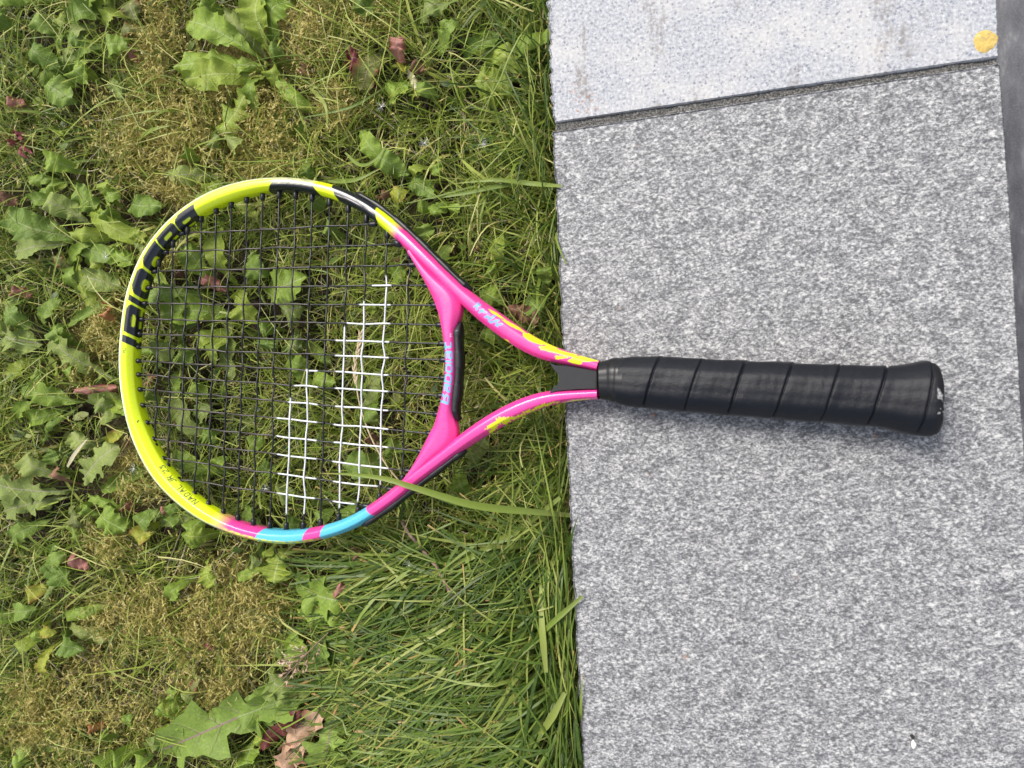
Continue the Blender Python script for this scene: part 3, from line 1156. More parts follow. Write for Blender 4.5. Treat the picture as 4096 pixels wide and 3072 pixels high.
# ================================================================ LEAVES AND WEEDS
def leaf_mat(name, c1, c2, vein, edge=None, spots=.0, rough=.42, trans=.18, veinw=.042):
    t = NT(name)
    uv = t.n('UVMap').outputs[0]
    sep = t.n('SeparateXYZ', Vector=uv)
    u = t.math('ABSOLUTE', t.math('MULTIPLY', t.math('SUBTRACT', sep.outputs[0], .5), 2.0))   # 0 rib .. 1 edge
    v = sep.outputs[1]
    p = t.obj()
    ri = t.n('ObjectInfo').outputs['Random']
    n1 = t.noise(70, 3, .6, p)
    n2 = t.noise(520, 3, .6, p)
    f = t.math('ADD', t.math('MULTIPLY', n1, .9), t.math('MULTIPLY', t.math('SUBTRACT', ri, .5), .55), True)
    c = t.mix(f, c1, c2)
    c = t.mix(t.math('MULTIPLY', t.step(n2, .45, .75), .28), c, tuple(min(1, x * 1.7) for x in c2))
    if edge:
        e = t.math('MULTIPLY', t.step(t.math('ADD', u, t.math('MULTIPLY', t.math('SUBTRACT', n1, .5), 1.0)), .55, 1.0), t.step(t.math('ADD', v, t.math('MULTIPLY', ri, .3)), .35, .9))
        c = t.mix(e, c, edge)
    # side veins sweep forward from the rib
    w = t.math('SINE', t.math('MULTIPLY', t.math('SUBTRACT', v, t.math('MULTIPLY', u, .16)), 58.0))
    sv = t.math('MULTIPLY', t.step(w, .86, 1.0), t.step(u, .85, .15))
    c = t.mix(t.math('MULTIPLY', sv, .22), c, vein)
    rib = t.step(u, veinw, veinw * .35)
    c = t.mix(t.math('MULTIPLY', rib, .75), c, vein)
    if spots:
        n3 = t.noise(330, 2, .5, p)
        c = t.mix(t.math('MULTIPLY', t.step(n3, .70, .74), spots), c, (.05, .03, .015))
    t.bump(t.math('ADD', t.math('MULTIPLY', n2, .4), t.math('ADD', t.math('MULTIPLY', n1, 1.2), t.math('MULTIPLY', sv, -.5))), .45, .0022)
    return t.fin(c, t.math('ADD', rough, t.math('MULTIPLY', n2,  .2)), .28, trans)


LM = {
    'g': leaf_mat('leaf_green', (0.144, 0.225, 0.029), (0.270, 0.374, 0.055), (.38, .44, .20), spots=.3),
    'd': leaf_mat('leaf_dark', (0.113, 0.187, 0.030), (0.216, 0.305, 0.052), (.32, .37, .17), spots=.4),
    'l': leaf_mat('leaf_light', (.20, .28, .035), (.31, .38, .06), (.46, .50, .19), spots=.25),
    's': leaf_mat('leaf_grey', (0.158, 0.218, 0.050), (0.284, 0.343, 0.091), (.37, .32, .27), spots=.35, rough=.5),
    'y': leaf_mat('leaf_yellow', (.26, .30, .03), (.36, .36, .05), (.42, .42, .16), edge=(.28, .12, .05), spots=.7),
    'r': leaf_mat('leaf_flushed', (.12, .155, .04), (.20, .21, .06), (.38, .28, .22), edge=(.30, .055, .055), spots=.5),
    'm': leaf_mat('leaf_maroon', (0.188, 0.035, 0.050), (0.325, 0.094, 0.094), (.50, .30, .28), spots=.5),
    'p': leaf_mat('leaf_pink', (0.324, 0.132, 0.108), (0.480, 0.228, 0.180), (.45, .30, .24), edge=(.2, .05, .04), spots=.6),
    'o': leaf_mat('leaf_orange', (.36, .15, .05), (.46, .24, .11), (.5, .3, .2), edge=(.35, .07, .05), spots=.6),
    'b': leaf_mat('leaf_brown', (0.138, 0.069, 0.043), (0.288, 0.156, 0.094), (.30, .2, .14), spots=.7, rough=.65, trans=.08),
    't': leaf_mat('leaf_tan', (.38, .22, .13), (.50, .33, .22), (.45, .35, .25), edge=(.3, .12, .07), spots=.6, rough=.6, trans=.1),
    'v': leaf_mat('leaf_purple_rib', (.125, .200, .034), (.25, .345, .062), (.30, .17, .20), spots=.3),
    'k': leaf_mat('leaf_dark_red', (.075, .018, .016), (.14, .034, .030), (.20, .06, .05), spots=.3, rough=.35),
    'w': leaf_mat('leaf_straw', (.55, .48, .30), (.66, .60, .42), (.6, .55, .4), rough=.6, trans=.1),
}


def sstep(x, a, b):
    t_ = np.clip((x - a) / (b - a), 0, 1)
    return t_ * t_ * (3 - 2 * t_)


def leaf_shape(kind, r, nt):
    """edge of a leaf: along-position and half width (1 = full) for both sides, nt rows"""
    t_ = np.linspace(0, 1, nt)
    sides = []
    for sgn in (0, 1):
        if kind == 'R':
            pet = .16
            q = np.clip((t_ - pet) / (1 - pet), 0, 1)
            w = np.sqrt(np.maximum(0, 1 - (2 * q - 1) ** 2)) ** .9
            w = np.maximum(w, .05) * (1 + .05 * np.sin(t_ * 29 + r.uniform(0, 6)))
            sh = np.zeros(nt)
        else:
            pw = r.uniform(.62, .72) if kind in 'DW' else r.uniform(.52, .62)
            x = t_ ** (math.log(.5) / math.log(pw))
            w = np.sin(math.pi * x) ** .75
            w = np.maximum(w, .09 * (t_ < .6))
            sh = np.zeros(nt)
            if kind in 'DW':
                nl = r.uniform(4.2, 5.8) if kind == 'D' else r.uniform(6, 9)
                ph = r.uniform(0, 1)
                fr_ = (t_ * nl + ph + .12 * np.sin(t_ * 13 + ph * 9)) % 1
                saw = np.where(fr_ < .2, (fr_ / .2) ** .8, (1 - (fr_ - .2) / .8) ** 1.35) + .10 * np.sin(fr_ * 19 + ph * 5) * (fr_ > .2)
                dep = (.56 if kind == 'D' else .15) * sstep(1 - t_, .06, .30) * r.uniform(.85, 1.15)
                w = w * (1 - dep + dep * saw * 1.15)
                sh = -(.045 if kind == 'D' else .014) * saw * sstep(1 - t_, .08, .3)
            elif kind == 'H':
                fr_ = (t_ * 6 + .5 * sgn) % 1
                w = w * (.72 + .42 * (np.abs(fr_ - .5) * 2) ** 1.6)
            else:
                w = w * (1 + .035 * np.sin(t_ * 33 + r.uniform(0, 6)) + .03 * np.sin(t_ * 17 + r.uniform(0, 6)))
        sides.append((sh, w))
    return t_, sides


def leaf_geo(kind, base, tip, width, r, arch=.010, curl=.0, bow=0.0, fold=.12, crinkle=1.0, zb=SOIL + .012, zt=LEAFZ):
    """leaf from base to tip (world xy), arched; returns V, Q, UV"""
    big = np.linalg.norm(np.array(tip[:2]) - np.array(base[:2]))
    nt = 48 if big > .02 else 26
    us = np.array([-1, -.72, -.4, -.12, 0, .12, .4, .72, 1]) if big > .02 else np.array([-1, -.5, 0, .5, 1])
    t_, sd_ = leaf_shape(kind, r, nt)
    b, e = np.array(base[:2]), np.array(tip[:2])
    d = e - b
    L = np.linalg.norm(d)
    d /= L
    nrm = np.array([-d[1], d[0]])
    mid = b + np.outer(t_, d * L) + np.outer(np.sin(math.pi * t_) * bow * L, nrm)
    T = np.gradient(mid, axis=0)
    T /= np.linalg.norm(T, axis=1)[:, None]
    Nn = np.stack([-T[:, 1], T[:, 0]], 1)
    zm = zb + (zt - zb) * sstep(t_, 0, .75) + arch * np.sin(math.pi * t_ ** .8)
    zm = zm + .0022 * np.sin(t_ * r.uniform(5, 12) + r.uniform(0, 6)) * crinkle
    ph = r.uniform(0, 6, 6)
    fq = r.uniform(11, 26, 2)
    twist = r.normal(0, .22) * sstep(t_, .1, 1)
    V = np.zeros((nt, len(us), 3))
    UV = np.zeros((nt, len(us), 2))
    hw = width / 2
    for j, u in enumerate(us):
        sh, w = sd_[0 if u < 0 else 1]
        au = abs(u)
        off = u * w * hw
        xy = mid + Nn * off[:, None] + T * (sh * L * au ** 1.5)[:, None]
        z = zm + fold * np.abs(off) * (1 if curl >= 0 else -1)
        z = z + off * twist
        z = z - curl * hw * 1.3 * au ** 2.2 * w
        z = z + au ** 1.6 * hw * .30 * crinkle * (np.sin(t_ * fq[0 if u < 0 else 1] + ph[0 if u < 0 else 1]) + .5 * np.sin(t_ * 41 + ph[2 + (u < 0)]))
        V[:, j, :2] = xy
        V[:, j, 2] = z
        UV[:, j, 0] = .5 + .5 * u * np.clip(w, .25, 1)
        UV[:, j, 1] = t_
    zc = .0005
    V[..., 2] = np.where(V[..., 2] > zc - .006, zc - .006 * np.exp(-(V[..., 2] - zc + .006) / .006), V[..., 2])
    V[..., 2] = np.maximum(V[..., 2], SOIL + .001)
    return V.reshape(-1, 3), grid_quads(nt, len(us)), UV.reshape(-1, 2)


LEAFCAPS = []     # for thinning the grass where leaves lie: (ax, ay, bx, by, halfwidth)


def leaf_at(name, parent, org, kind, bx, by, tx, ty, w, mat, seed, **kw):
    r = np.random.default_rng(seed)
    B = at([(bx, by)], LEAFZ - .006)[0]
    E = at([(tx, ty)], LEAFZ)[0]
    wm = w / FPX * abs((B - CAM)[2]) * 1.20
    kw.setdefault('bow', r.normal(0, .05))
    kw.setdefault('curl', r.choice([0, .12, .25, .45, -.35, -.5]))
    kw.setdefault('arch', r.uniform(.004, .013))
    kw.setdefault('zt', LEAFZ + r.uniform(-.006, .005))
    V, Q, UV = leaf_geo(kind, B, E, wm, r, **kw)
    LEAFCAPS.append((B[0], B[1], E[0], E[1], wm * .47))
    return mesh(name, V, Q, LM[mat], parent, uv=UV, origin=org)


# each plant: centre pixel, label, leaves (kind, base, tip, width, colour)
PLANTS = [
    ('dandelion', (1050, 240), 'broad leaved dandelion with large pale ribbed leaves beside the golden moss above the rim', [
        ('W', 1044, 236, 764, 92, 128, 'g'), ('O', 1040, 246, 690, 266, 120, 'g'), ('O', 1030, 270, 748, 322, 118, 'l'), ('D', 1016, 300, 880, 545, 118, 'l'),
        ('O', 1034, 205, 895, 40, 70, 's'), ('O', 900, 75, 800, 5, 80, 'g'), ('W', 1068, 215, 1040, -30, 130, 'l'), ('O', 1060, 250, 1102, 345, 60, 'l'),
        ('W', 1075, 200, 1150, -10, 105, 'g'), ('W', 1070, 240, 1140, 210, 60, 'd')]),
    ('weed', (400, 120), 'dark weed rosette with a red tipped leaf in the top corner of the lawn', [
        ('O', 433, 5, 264, 88, 92, 'd'), ('O', 520, 50, 430, 108, 55, 'l'), ('O', 520, -20, 565, 95, 84, 'r'), ('O', 150, 0, 10, 35, 70, 'g'), ('W', 120, 60, 215, 130, 70, 'd'),
        ('O', 440, 140, 570, 108, 58, 'r'), ('W', 110, 150, 222, 262, 84, 'd'), ('O', 405, 190, 283, 165, 56, 'd'), ('O', 60, 130, 0, 60, 80, 'd'), ('O', 330, 10, 410, -20, 70, 'g')]),
    ('weed', (230, 290), 'weed with a big crinkled bluish green leaf above the small red seedling', [
        ('W', 170, 275, 318, 405, 130, 'd'), ('O', 300, 245, 352, 338, 84, 'g'), ('R', 440, 240, 530, 185, 84, 'g'), ('O', 380, 330, 310, 220, 60, 'l'), ('O', 445, 290, 490, 400, 45, 's')]),
    ('weed', (900, 680), 'small lobed weed between the mossy patch and the yellow rim', [
        ('W', 880, 685, 672, 715, 80, 's'), ('W', 890, 640, 860, 540, 60, 's'), ('R', 925, 640, 980, 560, 70, 's'), ('O', 880, 700, 810, 810, 60, 'l'), ('R', 800, 650, 745, 610, 45, 'g')]),
    ('weed', (285, 690), 'weed with a wavy oval leaf and a jagged leaf above the big ribbed leaf', [
        ('O', 315, 680, 180, 655, 78, 'g'), ('W', 275, 715, 372, 830, 112, 'd'), ('O', 470, 840, 420, 715, 50, 'l'), ('O', 250, 560, 240, 520, 66, 'l'), ('O', 350, 900, 185, 800, 90, 's')]),
    ('weed', (480, 920), 'cluster of mixed green weed leaves hugging the outside of the yellow rim', [
        ('O', 470, 800, 655, 826, 92, 'd'), ('O', 483, 923, 290, 935, 62, 'l'), ('O', 462, 952, 350, 1072, 66, 'l'), ('D', 430, 990, 545, 1060, 94, 'g'), ('O', 512, 895, 572, 968, 56, 'l'),
        ('W', 280, 1095, 472, 1142, 100, 's'), ('O', 500, 890, 440, 840, 60, 'g'), ('W', 390, 850, 480, 760, 70, 'g')]),
    ('dock', (275, 945), 'single large crinkled leaf with a pale rib at the edge of the lawn', [
        ('O', 280, 942, -5, 838, 138, 'd'), ('W', 290, 950, 80, 1010, 90, 's'), ('W', 250, 990, 270, 1080, 55, 'r'), ('O', 120, 850, 205, 790, 60, 'd')]),
    ('dandelion', (150, 1370), 'grey green dandelion with jagged leaves near the orange fallen leaf', [
        ('D', -40, 1310, 155, 1375, 150, 's'), ('D', 470, 1540, 195, 1308, 128, 's'), ('W', 320, 1400, 235, 1296, 96, 'd'), ('O', 110, 1425, 12, 1515, 62, 'l'), ('O', 60, 1180, 125, 1320, 78, 'd'),
        ('W', 0, 1250, 90, 1240, 70, 's')]),
    ('weed', (300, 1600), 'long oval weed leaves below the brown dry leaf beside the rim', [
        ('O', 300, 1612, 80, 1558, 90, 'g'), ('R', 390, 1690, 492, 1605, 128, 's'), ('W', 500, 1640, 395, 1600, 80, 's'), ('O', 60, 1700, 130, 1610, 60, 'g')]),
    ('dandelion', (300, 1975), 'dandelion rosette with purple ribbed jagged grey leaves outside the handwritten rim', [
        ('D', 314, 1950, 490, 1776, 128, 's'), ('D', 262, 1968, -20, 1930, 128, 's'), ('D', 250, 1992, -10, 2052, 112, 's'), ('W', 250, 1930, 90, 1808, 96, 's'), ('W', 288, 1955, 217, 1862, 46, 'b'),
        ('W', 292, 1990, 335, 2118, 60, 'r'), ('W', 405, 1996, 522, 2120, 104, 'g'), ('W', 205, 2145, 292, 2345, 108, 'd'), ('W', 250, 1900, 215, 1790, 64, 'd'), ('W', 400, 1790, 262, 1730, 80, 's'),
        ('W', 170, 2080, 20, 2160, 88, 'd'), ('O', 340, 2010, 390, 2060, 50, 'g')]),
    ('weed', (560, 2110), 'bright yellow green weed leaf below the handwritten name on the rim', [
        ('O', 648, 2082, 546, 2160, 76, 'y'), ('O', 580, 2140, 630, 2035, 72, 'd'), ('O', 410, 1798, 508, 1718, 52, 'y'), ('O', 740, 2200, 790, 2080, 95, 'g'), ('O', 860, 2150, 740, 2140, 70, 'l'), ('O', 680, 2120, 720, 2060, 50, 'd')]),
    ('weed', (170, 2480), 'weed with spotted yellowing leaves near the corner of bare soil', [
        ('O', 165, 2505, 86, 2605, 58, 'l'), ('O', 50, 2435, 170, 2430, 72, 'd'), ('R', 112, 2400, 180, 2350, 66, 'y'), ('W', 240, 2550, 205, 2695, 58, 'y'), ('O', 250, 2535, 345, 2600, 82, 'd'),
        ('R', 200, 2470, 248, 2520, 50, 'y'), ('O', 215, 2260, 290, 2210, 70, 'd'), ('O', 170, 2480, 180, 2570, 40, 'g'), ('O', 20, 2300, -20, 2260, 60, 'g')]),
    ('daisy_plant', (731, 2827), 'small rosette of smooth spoon shaped leaves on the bare mossy soil', [
        ('O', 735, 2815, 678, 2748, 58, 'g'), ('O', 738, 2815, 778, 2762, 48, 's'), ('O', 722, 2830, 620, 2842, 66, 'g'), ('O', 740, 2840, 770, 2890, 40, 'g'), ('O', 745, 2810, 800, 2700, 36, 'r')]),
    ('daisy_plant', (520, 2960), 'patch of round glossy leaves below the bare mossy soil', [
        ('R', 470, 2960, 405, 2925, 56, 'g'), ('R', 530, 2985, 470, 3020, 58, 'g'), ('R', 560, 3000, 620, 3025, 60, 'g'), ('R', 510, 2925, 530, 2845, 50, 'g'), ('R', 460, 3000, 425, 3040, 60, 'g'),
        ('R', 590, 2975, 645, 2955, 56, 's'), ('R', 620, 2950, 672, 2918, 52, 'l'), ('R', 515, 3010, 545, 3080, 76, 's'), ('R', 480, 3060, 440, 3110, 80, 'g'), ('R', 640, 3030, 670, 3080, 60, 'd')]),
    ('daisy_plant', (95, 3030), 'few small round leaves at the very corner of the mossy ground', [
        ('R', 70, 3045, 120, 3020, 56, 'g'), ('R', 90, 3010, 130, 2990, 46, 'g'), ('R', 40, 3030, 0, 3000, 50, 'd'), ('R', 50, 3060, 60, 3100, 56, 's')]),
    ('dandelion', (1364, 2739), 'big dandelion with a long deeply lobed leaf and purple ribs at the lower lawn', [
        ('D', 1352, 2745, 622, 3012, 235, 'v'), ('W', 1330, 2722, 952, 2862, 150, 'd'), ('W', 1325, 2705, 1165, 2515, 118, 'g'), ('W', 1360, 2730, 1296, 2525, 84, 'd'), ('D', 1366, 2750, 1300, 3090, 172, 'v'),
        ('D', 1375, 2745, 1670, 3090, 140, 'g'), ('W', 1300, 2760, 1050, 2700, 120, 's'), ('D', 1420, 3080, 1640, 3050, 120, 'l'), ('W', 1000, 2960, 1010, 3072, 110, 'g'), ('O', 1040, 2905, 1070, 3000, 60, 'l')]),
    ('weed', (1120, 2230), 'spiky yellow green weed leaf touching the outside of the blue rim', [
        ('D', 1150, 2180, 1105, 2330, 150, 'l'), ('W', 1080, 2170, 1070, 2250, 60, 'l'), ('R', 1010, 2220, 1060, 2240, 50, 's')]),
    ('dandelion', (1560, 2370), 'jagged dandelion leaves lying under long grass below the blue rim', [
        ('D', 1545, 2380, 1180, 2330, 150, 'g'), ('D', 1500, 2420, 1195, 2450, 110, 'g'), ('W', 1560, 2350, 1380, 2290, 70, 'd'), ('W', 820, 2230, 860, 2345, 76, 'l'), ('W', 780, 2300, 690, 2395, 70, 'g')]),
    ('plantain', (1850, 170), 'weed with dark narrow leaves in the turf near the pale slab', [
        ('O', 1735, 222, 1842, 95, 66, 'd'), ('W', 1812, 245, 1992, 118, 76, 'd'), ('W', 1640, 88, 1800, 20, 92, 's'), ('O', 1505, 72, 1420, -10, 84, 'd')]),
    ('plantain', (1979, 317), 'one broad round yellow green leaf in the turf beside the pale slab', [
        ('R', 2070, 310, 1895, 322, 158, 'l')]),
    ('weed', (1540, 310), 'weed with a browned jagged leaf and a black spotted leaf beside the maroon fallen leaf', [
        ('W', 1560, 172, 1436, 362, 92, 'r'), ('O', 1642, 306, 1545, 408, 82, 'g'), ('O', 1600, 300, 1620, 260, 44, 'y')]),
    ('weed', (1640, 760), 'flat dark weed leaves outside the black shoulder of the racket', [
        ('O', 1480, 600, 1625, 692, 76, 'd'), ('O', 1600, 710, 1740, 785, 66, 'd'), ('W', 1800, 790, 1742, 870, 62, 'g'), ('W', 1572, 855, 1642, 772, 64, 'y'), ('W', 1655, 842, 1712, 826, 52, 'g'),
        ('O', 1198, 628, 1246, 716, 56, 'd'), ('O', 1706, 650, 1650, 712, 44, 'l'), ('W', 1830, 890, 1840, 820, 46, 'g'), ('O', 1730, 640, 1760, 700, 50, 'g'), ('O', 1735, 990, 1700, 890, 66, 'd')]),
    ('weed', (2000, 1180), 'weed leaves in the grass outside the pink upper shaft', [
        ('O', 1905, 1138, 2012, 1205, 82, 'g'), ('W', 2090, 1188, 2168, 1255, 90, 'd'), ('O', 2045, 1358, 1930, 1330, 58, 'g'), ('O', 1935, 1062, 1990, 1112, 60, 'g'), ('W', 2190, 1160, 2180, 1060, 60, 'd')]),
    ('dandelion', (900, 1200), 'dandelion seen through the strings with broad light leaves and pale ribs', [
        ('O', 918, 1140, 890, 903, 90, 'l'), ('W', 890, 1150, 735, 985, 92, 'g'), ('O', 905, 1256, 645, 1262, 112, 'g'), ('O', 915, 1175, 1028, 1295, 116, 'l'), ('O', 1035, 1185, 1236, 1105, 130, 'g'),
        ('W', 985, 1000, 1078, 1115, 96, 'd'), ('O', 905, 1305, 792, 1395, 66, 'l'), ('W', 860, 1195, 590, 1200, 72, 'd'), ('W', 930, 1300, 860, 1460, 58, 'l')]),
    ('cranesbill', (1150, 1320), 'lobed soft weed leaves seen through the middle of the strings', [
        ('H', 1130, 1290, 1205, 1225, 116, 's'), ('H', 1160, 1330, 1225, 1400, 110, 's'), ('H', 1110, 1330, 1085, 1405, 90, 'd'), ('W', 1125, 1320, 1050, 1340, 80, 'd'), ('W', 1180, 1420, 1250, 1470, 70, 'g')]),
    ('weed', (720, 1430), 'dark leaves seen through the strings beside the yellow rim', [
        ('W', 690, 1385, 775, 1450, 92, 'd'), ('R', 600, 1455, 698, 1392, 96, 's'), ('O', 676, 1475, 724, 1580, 66, 'g'), ('O', 800, 1700, 870, 1620, 64, 's'), ('W', 760, 1500, 830, 1580, 60, 'g'), ('O', 600, 1530, 640, 1600, 50, 'g')]),
    ('weed', (880, 1840), 'oval green leaves seen through the lower strings above the handwritten name', [
        ('O', 905, 1905, 702, 1798, 72, 'g'), ('R', 905, 1905, 915, 1825, 56, 'g'), ('R', 800, 1720, 870, 1760, 72, 'd'), ('O', 950, 2020, 1035, 2095, 72, 'd'), ('R', 1095, 1998, 1180, 1955, 82, 's'), ('O', 1000, 1800, 1060, 1750, 66, 'g'), ('O', 1020, 1830, 1090, 1900, 60, 'd'),
        ('R', 1110, 2060, 1190, 2100, 74, 'd')]),
    ('weed', (1440, 1760), 'dark weed leaves under the white stencilled strings', [
        ('O', 1228, 1505, 1350, 1532, 60, 'g'), ('O', 1490, 1582, 1522, 1700, 66, 'd'), ('O', 1590, 1828, 1378, 1856, 100, 'd'), ('W', 1415, 1990, 1408, 2085, 88, 'd'), ('W', 1520, 1760, 1600, 1800, 70, 'd'), ('R', 1400, 1510, 1440, 1560, 44, 'd'),
        ('O', 1260, 2090, 1330, 2040, 60, 'd')]),
    ('weed', (1830, 1920), 'single narrow green leaf outside the black strip of the lower shaft', [
        ('O', 1805, 1865, 1858, 1985, 66, 'g')]),
    ('weed', (2090, 2460), 'smooth green oval leaf standing in long grass beside the large slab', [
        ('O', 2120, 2400, 2070, 2500, 78, 'l')]),
    ('weed', (1590, 1100), 'round leaf seen through the strings near the pink bridge', [
        ('R', 1558, 1125, 1632, 1082, 78, 'g'), ('O', 1480, 1190, 1500, 1260, 40, 'l'), ('W', 1390, 950, 1300, 905, 56, 'd'), ('R', 1240, 810, 1300, 830, 60, 'd')]),
]
seed = 100
for name, c, label, leaves in PLANTS:
    loc = at([c], SOIL)[0]
    nm = {'dandelion': 'dandelion_plant', 'weed': 'weed_plant', 'dock': 'dock_plant', 'plantain': 'plantain_plant', 'cranesbill': 'cranesbill_plant'}.get(name, name)
    root = empty(nm, loc, label, {'daisy_plant': 'daisy plant'}.get(name, name), 'weeds growing in the lawn')
    for (k, bx, by, tx, ty, w, m) in leaves:
        seed += 1
        leaf_at('leaf', root, loc, k, bx, by, tx, ty, w, m, seed)
    # lower leaves of the same plant, part hidden under the others
    r = np.random.default_rng(seed * 3 + 1)
    extra = 4 if c[0] < 560 else (2 if c[0] < 1300 else 1)
    if len(leaves) < 3 or c[1] > 2950:
        extra = 1
    if nm == 'daisy_plant':
        extra = 2
    for q in range(extra):
        a, l0 = r.uniform(0, 2 * math.pi), r.uniform(15, 70)
        ll = r.uniform(140, 270) * (.45 if nm == 'daisy_plant' else 1)
        bx, by = c[0] + l0 * math.cos(a), c[1] + l0 * math.sin(a)
        seed += 1
        leaf_at('leaf', root, loc, r.choice(['O', 'O', 'W']), bx, by, bx + ll * math.cos(a + r.normal(0, .3)), by + ll * math.sin(a + r.normal(0, .3)), ll * r.uniform(.20, .31), r.choice(['g', 'g', 'd', 's', 'l']), seed,
                zt=LEAFZ - r.uniform(.005, .010))

# red seedling: whorl of small leaves
loc = at([(78, 558)], SOIL)[0]
root = empty('red_seedling', loc, 'tiny crimson seedling with a whorl of small leaves in the grass', 'seedling')
for k, (dx, dy) in enumerate([(26, -24), (-30, -8), (-8, 34), (34, 8), (-26, 20), (4, -32), (60, 60), (48, 82)]):
    seed += 1
    leaf_at('leaf', root, loc, 'O', 78 + dx * .12, 558 + dy * .12, 78 + dx, 558 + dy, 18, 'm', seed, zt=-.010, arch=.003)

# fallen leaves, each a thing of its own
FALLEN = [
    ('O', 485, 1312, 430, 1208, 52, 'o', 'orange fallen leaf with a red edge beside the lettered yellow rim', .3),
    ('W', 262, 1560, 458, 1552, 44, 'p', 'brittle pinkish brown leaf curled along its length outside the yellow rim', .9),
    ('O', -20, 765, 58, 815, 48, 'b', 'brown dead leaf cut off by the edge of the picture above the big ribbed leaf', .2),
    ('W', 1488, 262, 1390, 250, 86, 'm', 'square maroon fallen leaf with a pink rib in the turf', .1),
    ('O', 1605, 280, 1616, 148, 58, 'p', 'upright pinkish red leaf near the black spotted green leaf', .2),
    ('O', 1705, 298, 1630, 245, 44, 'b', 'dark brown twisted dead leaf beside the upright pink leaf', .9),
    ('O', 1625, 270, 1662, 358, 26, 'w', 'cream coloured dry leaf strip hanging off a brown leaf', .4),
    ('W', 2015, 1228, 2158, 1292, 66, 'b', 'curled brown leaf lying in grass outside the pink shaft', .5),
    ('O', 1040, 3006, 1252, 2826, 66, 'k', 'glossy dark red rolled leaf beside the spiky tan leaf', .45),
    ('H', 1145, 2985, 1322, 2825, 104, 't', 'spiky tan holly like dead leaf leading up to the dandelion crown', .1),
    ('H', 1130, 3085, 1240, 2960, 104, 't', 'spiky pale orange dead leaf at the lower edge of the lawn', .1),
    ('O', 780, 1110, 872, 1164, 46, 'p', 'pink dead leaf seen through the strings near the lettering', .3),
    ('O', 740, 1110, 700, 1085, 44, 'b', 'small brown dead leaf seen through the strings next to a pink one', .4),
    ('O', 1520, 1780, 1462, 1735, 46, 'b', 'brown dead leaf under the white stencilled strings', .4),
    ('O', 590, 1490, 605, 1560, 50, 'b', 'reddish brown dead leaf just inside the yellow rim', .4),
    ('O', 285, 2205, 362, 2278, 56, 'p', 'pink mottled fallen leaf with a red tip near the jagged grey dandelion', .4),
    ('O', 545, 2045, 488, 2010, 44, 'p', 'small dull pink leaf on bare soil below the handwritten rim', .2),
    ('O', 640, 2025, 692, 2072, 34, 'p', 'narrow faded pink leaf tucked under the handwritten rim', .4),
    ('O', 1440, 2372, 1352, 2322, 60, 'p', 'rosy brown leaf half hidden by grass below the blue rim', .2),
    ('W', 1470, 2245, 1415, 2185, 58, 'b', 'brown crumpled leaf in shadow just below the blue rim', .6),
    ('O', 800, 2560, 852, 2600, 22, 'm', 'small red curled leaf in the moss', .7),
    ('O', 1500, 790, 1568, 762, 30, 'b', 'rusty curled leaf scrap outside the black shoulder of the racket', .8),
    ('O', 1240, 255, 1180, 285, 44, 'b', 'brown leaf scrap in the turf below the moss', .6),
    ('O', 520, 170, 542, 245, 24, 'p', 'narrow rose coloured leaf standing behind the heart shaped leaf', .3),
    ('O', 20, 415, 78, 388, 44, 'p', 'pale pink dry leaf at the edge of the lawn', .4),
    ('O', 490, 300, 480, 255, 30, 'b', 'small brown scrap below the heart shaped leaf', .5),
    ('W', 40, 1150, 95, 1180, 50, 'p', 'faded pink leaf remnant under the jagged grey leaf', .3),
    ('O', 1560, 1045, 1610, 1030, 26, 'b', 'rust coloured scrap in the turf by the pink bridge tip', .6),
    ('O', 1900, 1010, 1920, 980, 22, 'b', 'thin rust coloured curl in the turf outside the pink shaft', .7),
    ('O', 340, 2900, 405, 2915, 32, 'o', 'orange ended leaf beside the broad bladed tussock', .3),
]
for k, (kd, bx, by, tx, ty, w, m, label, cu) in enumerate(FALLEN):
    seed += 1
    B = at([((bx + tx) / 2, (by + ty) / 2)], LEAFZ)[0]
    o = leaf_at('fallen_leaf', None, B, kd, bx, by, tx, ty, w, m, seed, curl=cu, zb=LEAFZ - (.004 if w > 50 else .009), zt=LEAFZ + (.002 if w > 50 else -.006), arch=.005, crinkle=1.6)
    tag(o, label, 'fallen leaf', 'fallen leaves in the grass')

# ================================================================ GRASS, MOSS, DRY STALKS (uncountable)
EDGE = at([(2182, -420), (2196, 0), (2207, 352), (2216, 520), (2232, 900), (2268, 1722), (2300, 2400), (2337, 3072), (2360, 3500)], 0)


def edge_x(y):
    o = np.argsort(EDGE[:, 1])
    return np.interp(y, EDGE[o, 1], EDGE[o, 0])


LC = np.array(LEAFCAPS)


def leafcover(x, y, grow=1.0):
    out = np.zeros(len(x), bool)
    P = np.stack([x, y], 1)
    for ax, ay, bx, by, hw in LC:
        near = (np.abs(x - (ax + bx) / 2) < .08) & (np.abs(y - (ay + by) / 2) < .08)
        if near.any():
            out[near] |= seg_dist(P[near], (ax, ay), (bx, by)) < hw * grow
    return out


def scatter(n, r, x0=-.50, x1=.075, y0=-.40, y1=.40):
    x = r.uniform(x0, x1, n)
    y = r.uniform(y0, y1, n)
    k = x < edge_x(y) - .001
    x, y = x[k], y[k]
    px = to_px(np.stack([x, y, np.full(len(x), LEAFZ)], 1))
    k = (px[:, 0] > -260) & (px[:, 1] > -300) & (px[:, 1] < 3380)
    return x[k], y[k], px[k]


def blobs(px, lst):
    out = np.zeros(len(px))
    for cx, cy, rx, ry in lst:
        out = np.maximum(out, np.exp(-(((px[:, 0] - cx) / rx) ** 2 + ((px[:, 1] - cy) / ry) ** 2)))
    return out


